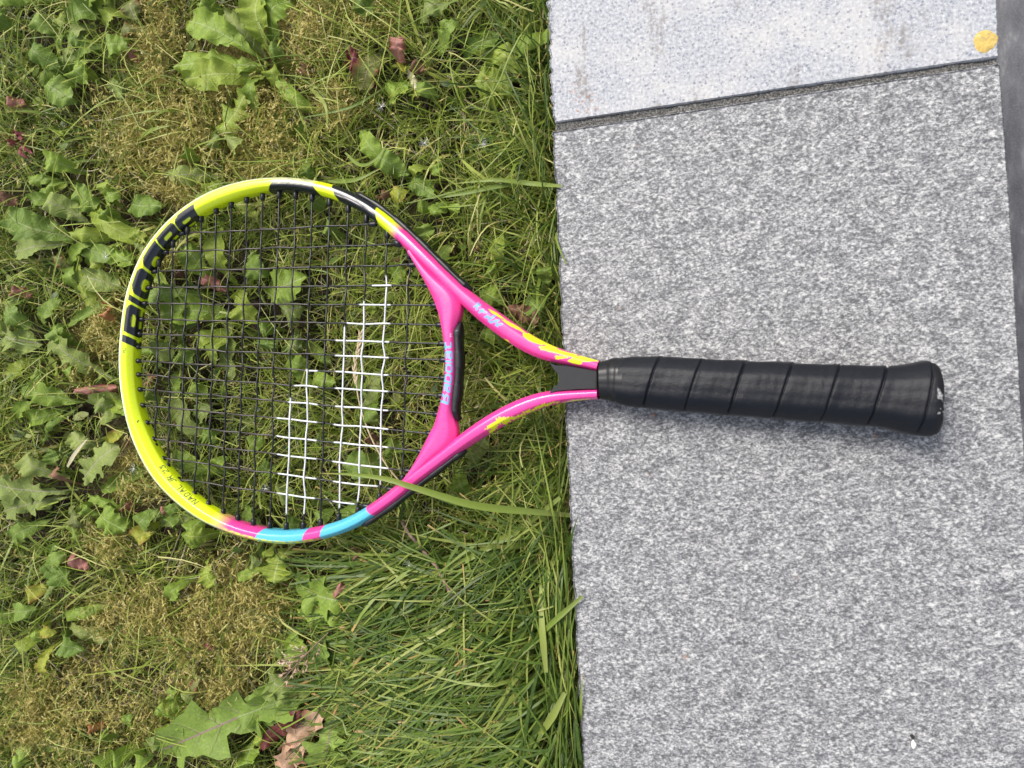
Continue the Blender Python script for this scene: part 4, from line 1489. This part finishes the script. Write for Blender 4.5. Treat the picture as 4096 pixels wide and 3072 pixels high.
MOSS = [(660, 520, 260, 220), (620, 200, 120, 200), (950, 420, 180, 260), (1000, 620, 240, 110), (720, 740, 170, 70), (1230, 130, 130, 170), (1200, 60, 160, 90), (420, 1290, 110, 130), (330, 1480, 110, 70), (640, 1000, 90, 60),
        (560, 1900, 110, 120), (440, 2170, 120, 90), (560, 2480, 260, 140), (900, 2450, 220, 200), (1080, 2420, 110, 170), (520, 2800, 330, 190), (150, 2880, 220, 170), (820, 2700, 170, 170), (1450, 60, 160, 90), (70, 1880, 50, 60), (1350, 420, 120, 90), (730, 2560, 160, 140)]
BARE = [(600, 2690, 170, 100), (480, 2760, 200, 80), (330, 2330, 90, 60), (540, 2040, 80, 40), (800, 2700, 60, 60)]


gV = np.stack([X, Y, Z], -1).reshape(-1, 3)
gm = np.clip(blobs(to_px(gV), MOSS) * 1.3, 0, 1) * (1 - blobs(to_px(gV), BARE)) * ((np.abs(gV[:, 0]) < .7) & (np.abs(gV[:, 1]) < .6))
o = mesh('ground', gV, grid_quads(len(gx), len(gy)), soil_mat(), col=np.stack([gm, gm, gm], 1))
tag(o, kind='structure')


def ribbon(name, label, x, y, z, phi, L, w, th0, bend, lat, mat, r, zcap, S=6, taper=None, tipcut=None, drop=True, roll=None, kind_val=None):
    """curved blades as one mesh: root, heading, length, width, lean at root, further bend, sideways curve"""
    n = len(x)
    gap = edge_x(y) - x
    phi = np.where((L * np.cos(phi) > gap * 1.05 + .0015) & (r.uniform(0, 1, n) < .985), math.pi - phi, phi)
    t_ = np.linspace(0, 1, S + 1)
    th = th0[:, None] + bend[:, None] * t_[None]
    ph = phi[:, None] + lat[:, None] * t_[None]
    ds = L[:, None] / S
    dx = np.sin(th) * np.cos(ph) * ds
    dy = np.sin(th) * np.sin(ph) * ds
    dz = np.cos(th) * ds
    px = x[:, None] + np.concatenate([np.zeros((n, 1)), np.cumsum(dx[:, :-1], 1)], 1)
    py = y[:, None] + np.concatenate([np.zeros((n, 1)), np.cumsum(dy[:, :-1], 1)], 1)
    pz = z[:, None] + np.concatenate([np.zeros((n, 1)), np.cumsum(dz[:, :-1], 1)], 1)
    cap = zcap(px, py) if callable(zcap) else zcap
    soft = .008
    over_ = pz - (cap - soft)
    pz = np.where(over_ > 0, cap - soft * np.exp(-np.clip(over_, 0, None) / soft), pz)
    pz = np.maximum(pz, SOIL + .0008)
    if taper is None:
        taper = np.clip(1.02 - t_ ** 2.2, .06, 1)
    wd = w[:, None] * taper[None] / 2
    if tipcut is not None:
        wd = np.where(tipcut[:, None], w[:, None] * np.clip(1 - .45 * t_ ** 2, .5, 1)[None] / 2, wd)
    if roll is None:
        roll = r.normal(0, .7, n)
    sx = -np.sin(ph) * np.cos(roll)[:, None]
    sy = np.cos(ph) * np.cos(roll)[:, None]
    sz = np.sin(roll)[:, None] * np.ones_like(ph)
    Sd = np.stack([sx, sy, sz], -1) * wd[..., None]
    Pc = np.stack([px, py, pz], -1)
    V = np.stack([Pc - Sd, Pc + Sd], 2)
    if zcap is not None:
        V[..., 2] = np.minimum(V[..., 2], (cap if np.ndim(cap) else cap)[..., None] + .0005 if np.ndim(cap) else cap + .0005)
    # no blade lies far out on the stone
    ok = (px - edge_x(py)).max(1) < .007
    V = V[ok]
    n = len(V)
    k = np.arange(n)[:, None] * (S + 1) * 2 + np.arange(S)[None] * 2
    Q = np.stack([k, k + 1, k + 3, k + 2], -1).reshape(-1, 4)
    rv = r.uniform(0, 1, n) if kind_val is None else kind_val
    UV = np.stack([np.broadcast_to(rv[:, None, None], (n, S + 1, 2)), np.broadcast_to(t_[None, :, None], (n, S + 1, 2))], -1)
    o = mesh(name, V.reshape(-1, 3), Q, mat, uv=UV.reshape(-1, 2))
    tag(o, label, None, None, 'stuff')
    return o


def grass_mat(name, stops, rough=.45, trans=.20, tip=(.42, .36, .17), tipamt=.6, spec=.35):
    t = NT(name)
    sep = t.n('SeparateXYZ', Vector=t.n('UVMap').outputs[0])
    rv, v = sep.outputs[0], sep.outputs[1]
    c = t.ramp(rv, stops)
    pale = t.mix(t.step(v, .35, .0), c, (.22, .25, .10))
    c = t.mix(.35, c, pale)
    n_ = t.noise(300, 2, .5, t.pos())
    c = t.mix(t.math('MULTIPLY', t.step(n_, .4, .75), .3), c, t.mix(.5, c, (.30, .32, .06)))
    fr_ = t.math('FRACT', t.math('MULTIPLY', rv, 37.0))
    c = t.mix(t.math('MULTIPLY', t.math('MULTIPLY', t.step(v, .90, .97), t.step(fr_, .55, .65)), tipamt), c, tip)
    return t.fin(c, rough, spec, trans)


G_FINE = grass_mat('fine_grass', [(0, (0.098, 0.155, 0.018)), (.25, (0.167, 0.247, 0.028)), (.5, (0.236, 0.316, 0.041)), (.72, (0.310, 0.380, 0.057)), (.85, (0.391, 0.425, 0.092)), (1, (0.529, 0.494, 0.196))])
G_LONG = grass_mat('long_grass', [(0, (.030, .066, .009)), (.3, (.058, .112, .013)), (.6, (.105, .172, .021)), (.82, (.19, .26, .04)), (1, (.33, .36, .09))], tip=(.56, .32, .12), tipamt=.7)
G_DRY = grass_mat('dry_grass', [(0, (.16, .12, .07)), (.4, (.30, .25, .15)), (.75, (.44, .38, .24)), (.92, (.56, .50, .36)), (1, (.40, .20, .08))], rough=.6, trans=.1, tipamt=0)
G_MOSS = grass_mat('moss', [(0, (.27, .23, .06)), (.3, (.42, .36, .10)), (.6, (.58, .50, .17)), (.85, (.70, .61, .26)), (1, (.76, .62, .36))], rough=.6, trans=.2, tipamt=.0, spec=.2)

XLOW, YLOW = at([(1420, 2330)], -.01)[0][:2]


def CAP(gx_, gy_):
    e = edge_x(gy_)
    # the lawn stands highest along the slab and is trodden flat among the weeds
    deep = (gy_ < YLOW) & (gx_ > XLOW)      # the uncut tuft below the racket
    return np.where(gx_ > e - .03, .0035, np.where(deep, .006, np.where(gx_ > e - .12, -.0015, np.where(gx_ > e - .22, -.006, -.0095))))



def make_fine(n, seed_):
    r = np.random.default_rng(seed_)
    x, y, px = scatter(n, r)
    moss = blobs(px, MOSS)
    bare = blobs(px, BARE)
    left = sstep(px[:, 0], 1250, 500)
    dens = (1 - .66 * moss) * (1 - .85 * bare) * (1 - .30 * left)
    long_ = sstep(px[:, 0], 1250, 1700) * sstep(px[:, 1], 2000, 2350)
    dens *= 1 - .72 * long_
    k = r.uniform(0, 1, len(x)) < dens
    k &= ~(leafcover(x, y) & (r.uniform(0, 1, len(x)) < .90))
    x, y, px = x[k], y[k], px[k]
    n = len(x)
    phi = r.uniform(0, 2 * math.pi, n)
    # blades comb away from the slab a little and lie along each other in tufts
    tuft = np.sin(x * 60 + 3 * np.sin(y * 41)) + np.cos(y * 53 + 2 * np.sin(x * 37))
    phi = np.where(r.uniform(0, 1, n) < .45, 1.8 * tuft + r.normal(0, .6, n), phi)
    L = r.gamma(5, .0062, n).clip(.012, .07)
    w = r.uniform(.00065, .00135, n) * np.where(r.uniform(0, 1, n) < .07, 2.0, 1)
    ribbon('grass', 'fine green lawn grass', x, y, np.full(n, SOIL) + r.uniform(0, .006, n), phi, L, w, np.abs(r.normal(.55, .3, n)), r.normal(.95, .45, n), r.normal(0, .7, n), G_FINE, r, CAP,
           tipcut=r.uniform(0, 1, n) < .35)


def make_over(n, seed_):
    """long thin blades that lie on top of moss and weeds"""
    r = np.random.default_rng(seed_)
    x, y, px = scatter(n, r)
    tuft = np.sin(x * 33 + 3 * np.sin(y * 21) + 1) + np.cos(y * 29 + 2 * np.sin(x * 23))
    k = r.uniform(0, 1, len(x)) < sstep(tuft, -.9, 1.2)
    x, y, tuft = x[k], y[k], tuft[k]
    n = len(x)
    phi = 2.2 * tuft + r.normal(0, .75, n)
    L = r.gamma(7, .0075, n).clip(.02, .10)
    z0 = np.full(n, SOIL + .012)
    ribbon('grass', 'thin long green grass lying over moss and weeds', x, y, z0, phi, L, r.uniform(.0006, .0012, n), np.abs(r.normal(.45, .25, n)), r.normal(1.15, .25, n), r.normal(0, .55, n), G_FINE, r,
           lambda a, b: np.where(a > edge_x(b) - .12, -.0005, -.0025 + 0 * a), tipcut=r.uniform(0, 1, n) < .35)


make_fine(52000, 21)
make_over(8000, 22)


def make_long():
    r = np.random.default_rng(33)
    x, y, px = scatter(92000, r)
    ex = edge_x(y) - x
    near = np.exp(-(ex / .022) ** 2)
    low = sstep(px[:, 0], 1330, 1720) * sstep(px[:, 1], 1980, 2350)
    dens = np.maximum(near * (.5 + .3 * sstep(px[:, 1], 900, 300) + .4 * sstep(px[:, 1], 1600, 2300)), low * .55)
    left = (px[:, 0] < 420) * .035
    k = r.uniform(0, 1, len(x)) < np.maximum(dens, left)
    k &= ~(leafcover(x, y) & (r.uniform(0, 1, len(x)) < .88))
    x, y, px, near, low = x[k], y[k], px[k], near[k], low[k]
    n = len(x)
    low_ = low > .3
    # long grass leans away from the slab, down the lawn at the bottom and up it at the top
    phi0 = np.where(px[:, 1] > 1500, math.pi + .42, math.pi - .35)
    phi = phi0 + r.normal(0, 1, n) * np.where(low > .3, .36, .55)
    al = r.uniform(0, 1, n) < np.where(near > .5, .45, .06)
    phi = np.where(al, r.choice([-1, 1], n) * math.pi / 2 + r.normal(0, .3, n), phi)
    L = np.where(low_, r.gamma(8, .0125, n), r.gamma(6, .0092, n)).clip(.02, .15)
    w = np.where(low_, r.uniform(.0010, .0025, n), r.uniform(.0008, .0017, n)) * np.where(r.uniform(0, 1, n) < .08, 1.7, 1)
    ribbon('long_grass', 'long lush green grass along the slab', x, y, np.full(n, SOIL) + r.uniform(0, .006, n), phi, L, w, np.abs(r.normal(.62, .3, n)), r.normal(.85, .35, n), r.normal(0, .35, n), G_LONG, r, CAP, S=7,
           tipcut=r.uniform(0, 1, n) < .2, roll=r.normal(0, .5, n))


make_long()


def make_dry():
    r = np.random.default_rng(44)
    x, y, px = scatter(9500, r)
    bare = blobs(px, BARE)
    k = r.uniform(0, 1, len(x)) < .75 + bare
    k &= ~(leafcover(x, y) & (r.uniform(0, 1, len(x)) < .93))
    x, y = x[k], y[k]
    n = len(x)
    L = r.gamma(4, .007, n).clip(.008, .07)
    ribbon('dry_grass', 'dead straw coloured grass strands in the turf', x, y, SOIL + r.uniform(.003, .016, n), r.uniform(0, 6.28, n), L, r.uniform(.0005, .0011, n), r.uniform(1.2, 1.62, n), r.normal(.1, .3, n), r.normal(0, .6, n), G_DRY, r, CAP)


make_dry()


def make_moss():
    """feathery moss: short stems set all round with tiny pointed leaves"""
    r = np.random.default_rng(55)
    x, y, px = scatter(330000, r)
    moss = blobs(px, MOSS)
    bare = blobs(px, BARE)
    nzm = np.sin(x * 140 + 2 * np.sin(y * 90)) * np.cos(y * 120 + np.sin(x * 70)) * .5 + .5
    k = r.uniform(0, 1, len(x)) < np.clip((moss - .12) * 1.3, .035, 1) * (.35 + .65 * nzm) * (1 - .90 * bare) * .62
    k &= ~(leafcover(x, y, .9) & (r.uniform(0, 1, len(x)) < .95))
    x, y, px, nzm = x[k], y[k], px[k], nzm[k]
    n = len(x)
    hgt = SOIL + .010 + (.014 + .014 * nzm) * r.uniform(.4, 1, n)
    phi = r.uniform(0, 2 * math.pi, n)
    L = r.uniform(.006, .015, n)
    inc = r.uniform(.1, 1.2, n)             # lift of the stem
    M = 15
    tt = np.linspace(.05, 1, M)
    d = np.stack([np.cos(phi) * np.cos(inc), np.sin(phi) * np.cos(inc), np.sin(inc)], 1)
    base = np.stack([x, y, hgt], 1)
    side = np.stack([-np.sin(phi), np.cos(phi), np.zeros(n)], 1)
    upv = np.cross(d, side)
    c = base[:, None] + d[:, None] * (L[:, None] * tt[None])[..., None]
    c[..., 2] -= (tt[None] ** 2) * L[:, None] * .25
    a = tt[None] * 37 * 2.4 + r.uniform(0, 6.28, (n, 1)) + r.normal(0, .3, (n, M))
    out = side[:, None] * np.cos(a)[..., None] + upv[:, None] * np.sin(a)[..., None] + d[:, None] * .55
    out /= np.linalg.norm(out, axis=-1)[..., None]
    ll = r.uniform(.0012, .0024, (n, M)) * (1 - .35 * tt[None])
    tip = c + out * ll[..., None]
    per = np.cross(out, d[:, None] + .3 * r.normal(0, 1, (n, M, 3)))
    per /= np.linalg.norm(per, axis=-1)[..., None] + 1e-9
    wv = per * (ll * .24)[..., None]
    V = np.stack([c - wv, c + wv, tip], 2)
    V[..., 2] = np.minimum(V[..., 2], -.004)
    Q = np.arange(n * M * 3).reshape(-1, 3)
    rv = np.clip(r.uniform(0, 1, (n, 1)) * .55 + .45 * tt[None], 0, 1)
    UV = np.stack([np.broadcast_to(rv[..., None], (n, M, 3)), np.broadcast_to(tt[None, :, None], (n, M, 3))], -1)
    print('moss stems', n)
    o = mesh('moss', V.reshape(-1, 3), Q, G_MOSS, uv=UV.reshape(-1, 2), smooth=False)
    tag(o, 'feathery golden moss between the grasses', None, None, 'stuff')


make_moss()


# tiny ground-cover leaves too small to pick apart
def make_cover():
    r = np.random.default_rng(66)
    x, y, px = scatter(3600, r)
    left = .35 + .65 * sstep(px[:, 0], 1500, 500)
    k = (r.uniform(0, 1, len(x)) < left) & ~leafcover(x, y)
    x, y = x[k], y[k]
    n = len(x)
    S = 4
    L = r.uniform(.005, .013, n)
    ribbon('ground_cover', 'small seedling leaves filling the turf', x, y, SOIL + r.uniform(.004, .018, n), r.uniform(0, 6.28, n), L, L * r.uniform(.35, .6, n), r.uniform(1.0, 1.5, n), r.normal(.3, .3, n), r.normal(0, .3, n),
           G_LONG, r, CAP, S=5, taper=np.array([.25, .7, 1, .98, .75, .12]), roll=r.normal(0, .4, n))


make_cover()


# ================================================================ SINGLE STALKS, TUSSOCK, TWIG, SEEDS
def blade_obj(name, px_pts, zs, w, mat, parent=None, org=None, rv=.5, fold=.35, uvt=(0, 1)):
    """one broad blade along pixel points at heights zs, creased along its middle"""
    P = np.array([at([p], z)[0] for p, z in zip(px_pts, zs)])
    Q_, s_ = resample(P, n=34)
    t_ = np.linspace(0, 1, len(Q_))
    T = np.gradient(Q_, axis=0)
    T /= np.linalg.norm(T, axis=1)[:, None]
    Sd = np.stack([-T[:, 1], T[:, 0], np.zeros(len(T))], 1)
    Sd /= np.linalg.norm(Sd, axis=1)[:, None]
    wd = w / 2 * np.clip(np.minimum(.55 + t_ * 1.5, 1.03 - t_ ** 3), .03, 1)
    V = np.stack([Q_ - Sd * wd[:, None] + np.array([0, 0, 1]) * (wd * fold)[:, None], Q_, Q_ + Sd * wd[:, None] + np.array([0, 0, 1]) * (wd * fold)[:, None]], 1)
    UV = np.stack([np.full((len(Q_), 3), rv), np.repeat((uvt[0] + (uvt[1] - uvt[0]) * t_)[:, None], 3, 1)], -1)
    return mesh(name, V.reshape(-1, 3), grid_quads(len(Q_), 3), mat, parent, uv=UV.reshape(-1, 2), origin=org if org is not None else V.reshape(-1, 3).mean(0))


o = blade_obj('grass_stalk', [(2300, 2062), (2150, 2048), (1900, 2020), (1655, 1949), (1543, 1915), (1400, 1897), (1277, 1893)], [-.012, .004, .019, .0262, .0262, .024, .021], .0050, G_LONG, rv=.80)
tag(o, 'long broad grass blade lying across the pink lower frame', 'grass stalk', 'single long grass stalks')
BL = [
    ([(2240, 1990), (2100, 2100), (1900, 2220), (1720, 2310), (1556, 2372)], .0046, .84, 'broad light blade slanting down the lawn below the pink shaft'),
    ([(2330, 2385), (2200, 2500), (2100, 2610)], .0036, .80, 'broad blade slanting off the large slab beside the smooth oval leaf'),
    ([(2185, 2690), (2170, 2520), (2160, 2300)], .0045, .9, 'pale upright blade parallel to the slab'),
    ([(2080, 2560), (1960, 2640), (1850, 2780)], .0050, .7, 'bluish blade slanting across the long grass'),
    ([(2260, 2770), (2200, 2880), (2110, 3000)], .0050, .88, 'curved pale blade beside the slab low on the lawn'),
    ([(1560, 2780), (1440, 2795), (1300, 2800)], .0034, .9, 'pale blade reaching over the dandelion crown'),
    ([(2245, 745), (2130, 735), (1980, 720), (1812, 735)], .0034, .8, 'brown tipped blade reaching from the slab above the weed leaves'),
    ([(2140, 730), (2000, 745), (1850, 775), (1672, 800)], .0030, .7, 'long blade with an orange cut tip above the racket shoulder'),
    ([(1380, 610), (1440, 660), (1500, 640), (1560, 560)], .0026, .75, 'curved bluish blade above the black shoulder of the racket'),
    ([(1310, 725), (1420, 720), (1530, 670)], .0034, .75, 'wide bluish blade just outside the black rim'),
    ([(1240, 350), (1300, 420), (1310, 520)], .0030, .9, 'light grass blade standing in the turf below the moss'),
    ([(550, 560), (610, 520), (690, 500)], .0036, .85, 'broad light blade on the golden moss'),
    ([(1540, 350), (1400, 430), (1190, 475)], .0020, .6, 'thin bluish blade sweeping left from the black spotted leaf'),
    ([(200, 1200), (220, 1080), (255, 960)], .0018, .8, 'thin arched blade over the big ribbed leaf'),
]
for pts, w, rv, lab in BL:
    k = len(pts)
    zs = np.linspace(-.016, -.007, k) + .006 * np.sin(np.linspace(0, math.pi, k))
    zs = [z if p[0] < 2170 else .004 for z, p in zip(zs, pts)]
    o = blade_obj('grass_stalk', pts, zs, w, G_LONG, rv=rv)
    tag(o, lab, 'grass stalk', 'single long grass stalks')

# broad-bladed tussock on the bare patch
loc = at([(293, 2900)], SOIL)[0]
ts = empty('grass_tussock', loc, 'tussock of broad grass blades spreading from one point on bare moss', 'grass tussock')
for k, (tx, ty, w) in enumerate([(160, 2845, 26), (300, 2842, 24), (420, 2905, 20), (205, 3050, 24), (300, 3035, 36), (245, 3010, 26), (170, 2985, 20), (355, 2985, 22), (390, 2850, 16), (335, 3050, 20), (270, 2945, 22)]):
    dx, dy = tx - 293, ty - 2900
    blade_obj('blade', [(293 + dx * .06, 2900 + dy * .06), (293 + dx * .5 + dy * .06, 2900 + dy * .5 - dx * .06), (tx, ty)], [SOIL + .006, -.020, -.024], w / FPX * .5, G_LONG, ts, loc, rv=.45 + .05 * k)
loc = at([(150, 2700)], SOIL)[0]
ts = empty('grass_tussock', loc, 'sprawling bluish creeping grass near the spotted yellow leaves', 'grass tussock')
for k, (ax, ay, tx, ty, w) in enumerate([(150, 2705, 80, 2620, 22), (150, 2705, 200, 2775, 22), (140, 2690, 60, 2660, 18), (150, 2710, 155, 2800, 14), (160, 2700, 250, 2735, 12), (140, 2720, 50, 2760, 12)]):
    blade_obj('blade', [(ax, ay), ((ax + tx) / 2 + 4, (ay + ty) / 2 - 4), (tx, ty)], [SOIL + .008, -.018, -.024], w / FPX * .5, G_LONG, ts, loc, rv=.5 + .05 * k)


# twig
def bark_mat():
    t = NT('twig_bark')
    p = t.pos()
    a = t.noise(500, 4, .6, p)
    c = t.ramp(a, [(.35, (.14, .085, .062)), (.55, (.27, .18, .14)), (.7, (.40, .30, .25))])
    t.bump(a, .7, .001)
    return t.fin(c, .8, .25)


pts = [(1606, 2085), (1640, 2140), (1668, 2170), (1710, 2225), (1752, 2275), (1790, 2350), (1830, 2405), (1868, 2440), (1892, 2478), (1914, 2508)]
P = np.array([at([p], -.005 + .0025 * math.sin(k * 1.7))[0] for k, p in enumerate(pts)])
P_, _ = resample(P, n=60)
rr = np.linspace(.0009, .0019, 60) * (1 + .10 * np.sin(np.arange(60) * .9))
rr[-3:] *= np.array([1.25, 1.3, .8])
Vt, Ft = tube(P_, rr, 10)
o = mesh('twig', Vt, Ft, bark_mat(), origin=P_.mean(0))
tag(o, 'thin brown twig lying through the long grass below the lower shaft', 'twig')

# straw stalk under the strings, with its seed head
M_STRAW = simple('straw', (.58, .47, .30), .6, .3)
loc = at([(1430, 1500)], -.004)[0]
st = empty('straw_stalk', loc, 'pale dry grass stalk with a seed head lying beneath the white strings', 'dry stalk')
P = at([(1442, 1340), (1432, 1420), (1420, 1465), (1428, 1530), (1440, 1610), (1480, 1740), (1540, 1860), (1585, 1930)], -.004)
P[:, 2] += np.array([0, .001, .001, .001, .001, 0, -.002, -.006])
P_, _ = resample(P, n=50)
V1, F1 = tube(P_, np.linspace(.00045, .0007, 50), 6)
mesh('stem', V1, F1, M_STRAW, st, origin=loc)
Vs, Fs, b = [], [], 0
for k in range(16):
    i = int(k * 1.1)
    c = P_[i]
    d = P_[max(i - 3, 0)] - P_[i + 3]
    d /= np.linalg.norm(d)
    sgn = 1 if k % 2 else -1
    d = d + np.array([-d[1], d[0], .2]) * .28 * sgn
    d /= np.linalg.norm(d)
    q = c + np.outer(np.linspace(0, .0062, 7), d)
    v, f = tube(q, [.0002, .0007, .0009, .0008, .0006, .0003, .0001], 6)
    Vs.append(v)
    Fs += [tuple(x + b for x in ff) for ff in f]
    b += len(v)
mesh('seed_head', np.vstack(Vs), Fs, M_STRAW, st, origin=loc)

# flowering grass heads
def panicle(label, root_px, tip_px, spread, nbr, color, seed_, z=.000):
    r = np.random.default_rng(seed_)
    m = simple('spikelet', color, .6, .3)
    m2 = simple('panicle_stem', (.22, .16, .10), .6, .3)
    a, b_ = at([root_px], z - .02)[0], at([tip_px], z)[0]
    loc = (a + b_) / 2
    pr = empty('grass_flower_head', loc, label, 'grass flower', 'grass flower heads')
    t_ = np.linspace(0, 1, 20)
    ax = a + np.outer(t_, b_ - a)
    ax[:, 2] += .01 * np.sin(t_ * math.pi)
    ax[:, 2] = np.minimum(ax[:, 2], .001)
    d = b_ - a
    Ln = np.linalg.norm(d)
    d /= Ln
    sd_ = np.array([-d[1], d[0], 0])
    Vs, Fs, nb = [], [], 0
    Vp, Fp, np_ = [], [], 0
    v, f = tube(ax, np.linspace(.0006, .0004, 20), 5)
    Vs.append(v)
    Fs += f
    nb = len(v)
    for k in range(nbr):
        q = .35 + .65 * k / nbr
        s0 = a + (b_ - a) * q + np.array([0, 0, .01 * math.sin(q * math.pi)])
        s0[2] = min(s0[2], .001)
        dr = d * r.uniform(.4, 1) + sd_ * r.uniform(-1, 1) + np.array([0, 0, r.uniform(-.2, .1)])
        dr /= np.linalg.norm(dr)
        ln = spread * (1.15 - q) * r.uniform(.6, 1.1)
        e = s0 + dr * ln
        v, f = tube(np.linspace(s0, e, 5), .00018, 4)
        Vs.append(v)
        Fs += [tuple(x + nb for x in ff) for ff in f]
        nb += len(v)
        for j in range(4):
            c = s0 + (e - s0) * r.uniform(.45, 1)
            dd = dr + r.normal(0, .5, 3)
            dd /= np.linalg.norm(dd)
            p = c + np.outer(np.linspace(0, .0028, 5), dd)
            v, f = tube(p, [.0001, .0004, .00045, .0003, .0001], 5)
            Vp.append(v)
            Fp += [tuple(x + np_ for x in ff) for ff in f]
            np_ += len(v)
    mesh('stem', np.vstack(Vs), Fs, m2, pr, origin=loc)
    mesh('spikelets', np.vstack(Vp), Fp, m, pr, origin=loc)


panicle('airy pinkish grass flower head over the big dandelion leaf', (1400, 2450), (1130, 2720), .022, 16, (.50, .34, .24), 5)
panicle('pale airy grass flower head beside the dandelion crown', (1350, 2560), (1120, 2640), .018, 9, (.58, .44, .32), 6)
panicle('dark purple grass flower head in the long grass at the lower edge', (1990, 2900), (1655, 3020), .014, 16, (.16, .09, .10), 8)

# dandelion parachutes caught in the grass
M_FLUFF = simple('fluff', (.85, .86, .84), .5, .3)
FL = [((1526, 427), 'tiny white seed parachute caught above the long bluish blade'), ((1700, 572), 'tiny white seed parachute caught in turf above the weed leaves'), ((1933, 577), 'tiny white seed parachute caught in grass near the slab joint'),
      ((535, 1875), 'tiny white seed parachute caught in moss outside the handwritten rim'), ((1637, 2262), 'tiny white seed parachute caught beside the twig'), ((1062, 1955), 'tiny white seed parachute seen through the strings near the blue rim'), ((425, 1028), 'tiny white seed parachute on the leaves outside the lettered rim')]
for k, (p, lab) in enumerate(FL):
    r = np.random.default_rng(900 + k)
    c = at([p], -.006)[0]
    Vs, Fs, b = [], [], 0
    for j in range(22):
        a = r.uniform(0, 6.28)
        e = c + np.array([math.cos(a), math.sin(a), r.uniform(0, .7)]) * r.uniform(.003, .0048)
        v, f = tube(np.array([c, (c + e) / 2, e]), [.00006, .00005, .00003], 3)
        Vs.append(v)
        Fs += [tuple(x + b for x in ff) for ff in f]
        b += len(v)
    v, f = tube(np.array([c + [0, 0, -.0006], c, c + [0, 0, .0008]]), [.0003, .0007, .0003], 6)
    Vs.append(v)
    Fs += [tuple(x + b for x in ff) for ff in f]
    o = mesh('seed_parachute', np.vstack(Vs), Fs, M_FLUFF, origin=c)
    tag(o, lab, 'seed', 'seed parachutes caught in the lawn')

# pale straw husk lying outside the rim
o = blade_obj('straw_husk', [(270, 1868), (305, 1810), (352, 1752)], [-.008, -.005, -.006], .0036, G_DRY, rv=.85)
tag(o, 'pale split straw husk lying on the jagged grey dandelion leaves', 'straw')

# ================================================================ MARKS ON THE STONE
def lichen_mat():
    t = NT('lichen')
    a = t.noise(420, 4, .65, t.pos())
    c = t.ramp(a, [(.3, (.42, .33, .17)), (.5, (.60, .42, .11)), (.65, (.70, .53, .22)), (.75, (.75, .66, .42))])
    t.bump(a, .8, .001)
    return t.fin(c, .9, .2)


c = at([(3941, 165)], 0)[0]
r = np.random.default_rng(12)
na_, nr_ = 40, 8
ang = np.linspace(0, 2 * math.pi, na_, endpoint=False)
R0 = .0064 * (1 + .03 * np.sin(ang * 3 + 1) + .02 * np.sin(ang * 7) + r.normal(0, .02, na_))
V = [c + [0, 0, .0009]]
for k in range(1, nr_ + 1):
    q = k / nr_
    for a, R1 in zip(ang, R0):
        V.append(c + np.array([math.cos(a) * R1 * q, math.sin(a) * R1 * q * 1.08, .0009 * (1 - q ** 3) + (r.normal(0, .0001) if k < nr_ else -.0004)]))
F = [(0, 1 + k, 1 + (k + 1) % na_) for k in range(na_)]
for k in range(nr_ - 1):
    for j in range(na_):
        F.append((1 + k * na_ + j, 1 + (k + 1) * na_ + j, 1 + (k + 1) * na_ + (j + 1) % na_, 1 + k * na_ + (j + 1) % na_))
o = mesh('lichen_spot', np.array(V), F, lichen_mat(), origin=c)
tag(o, 'round mustard yellow lichen spot near the corner of the pale slab', 'lichen')

M_WHITE = simple('white_flake', (.80, .79, .76), .7, .3)
M_DARKF = simple('dark_flake', (.03, .03, .03), .8, .2)


def flake(name, label, cat, px, outline, mat, h=.0009, group=None):
    base = at([(px[0] + a, px[1] + b) for a, b in outline], 0.0004)
    n_ = len(base)
    cc_ = base.mean(0)
    V = np.vstack([base, cc_ + (base - cc_) * .7 + [0, 0, h], [cc_ + [0, 0, h * 1.2]]])
    F = [(i, (i + 1) % n_, n_ + (i + 1) % n_, n_ + i) for i in range(n_)] + [(n_ + i, n_ + (i + 1) % n_, 2 * n_) for i in range(n_)]
    o = mesh(name, V, F, mat, origin=cc_)
    return tag(o, label, cat, group)


flake('dropping_fleck', 'white fleck stuck on the large grey slab far from the handle', 'fleck', (3655, 2978), [(-9, -12), (-2, -20), (4, -10), (9, -6), (11, 4), (6, 14), (-1, 20), (-8, 12), (-10, 2)], M_WHITE)
flake('dark_crumb', 'dark crumb beside the white fleck on the large grey slab', 'crumb', (3648, 2946), [(-10, -6), (0, -10), (10, -2), (8, 8), (-4, 6)], M_DARKF, .0016)
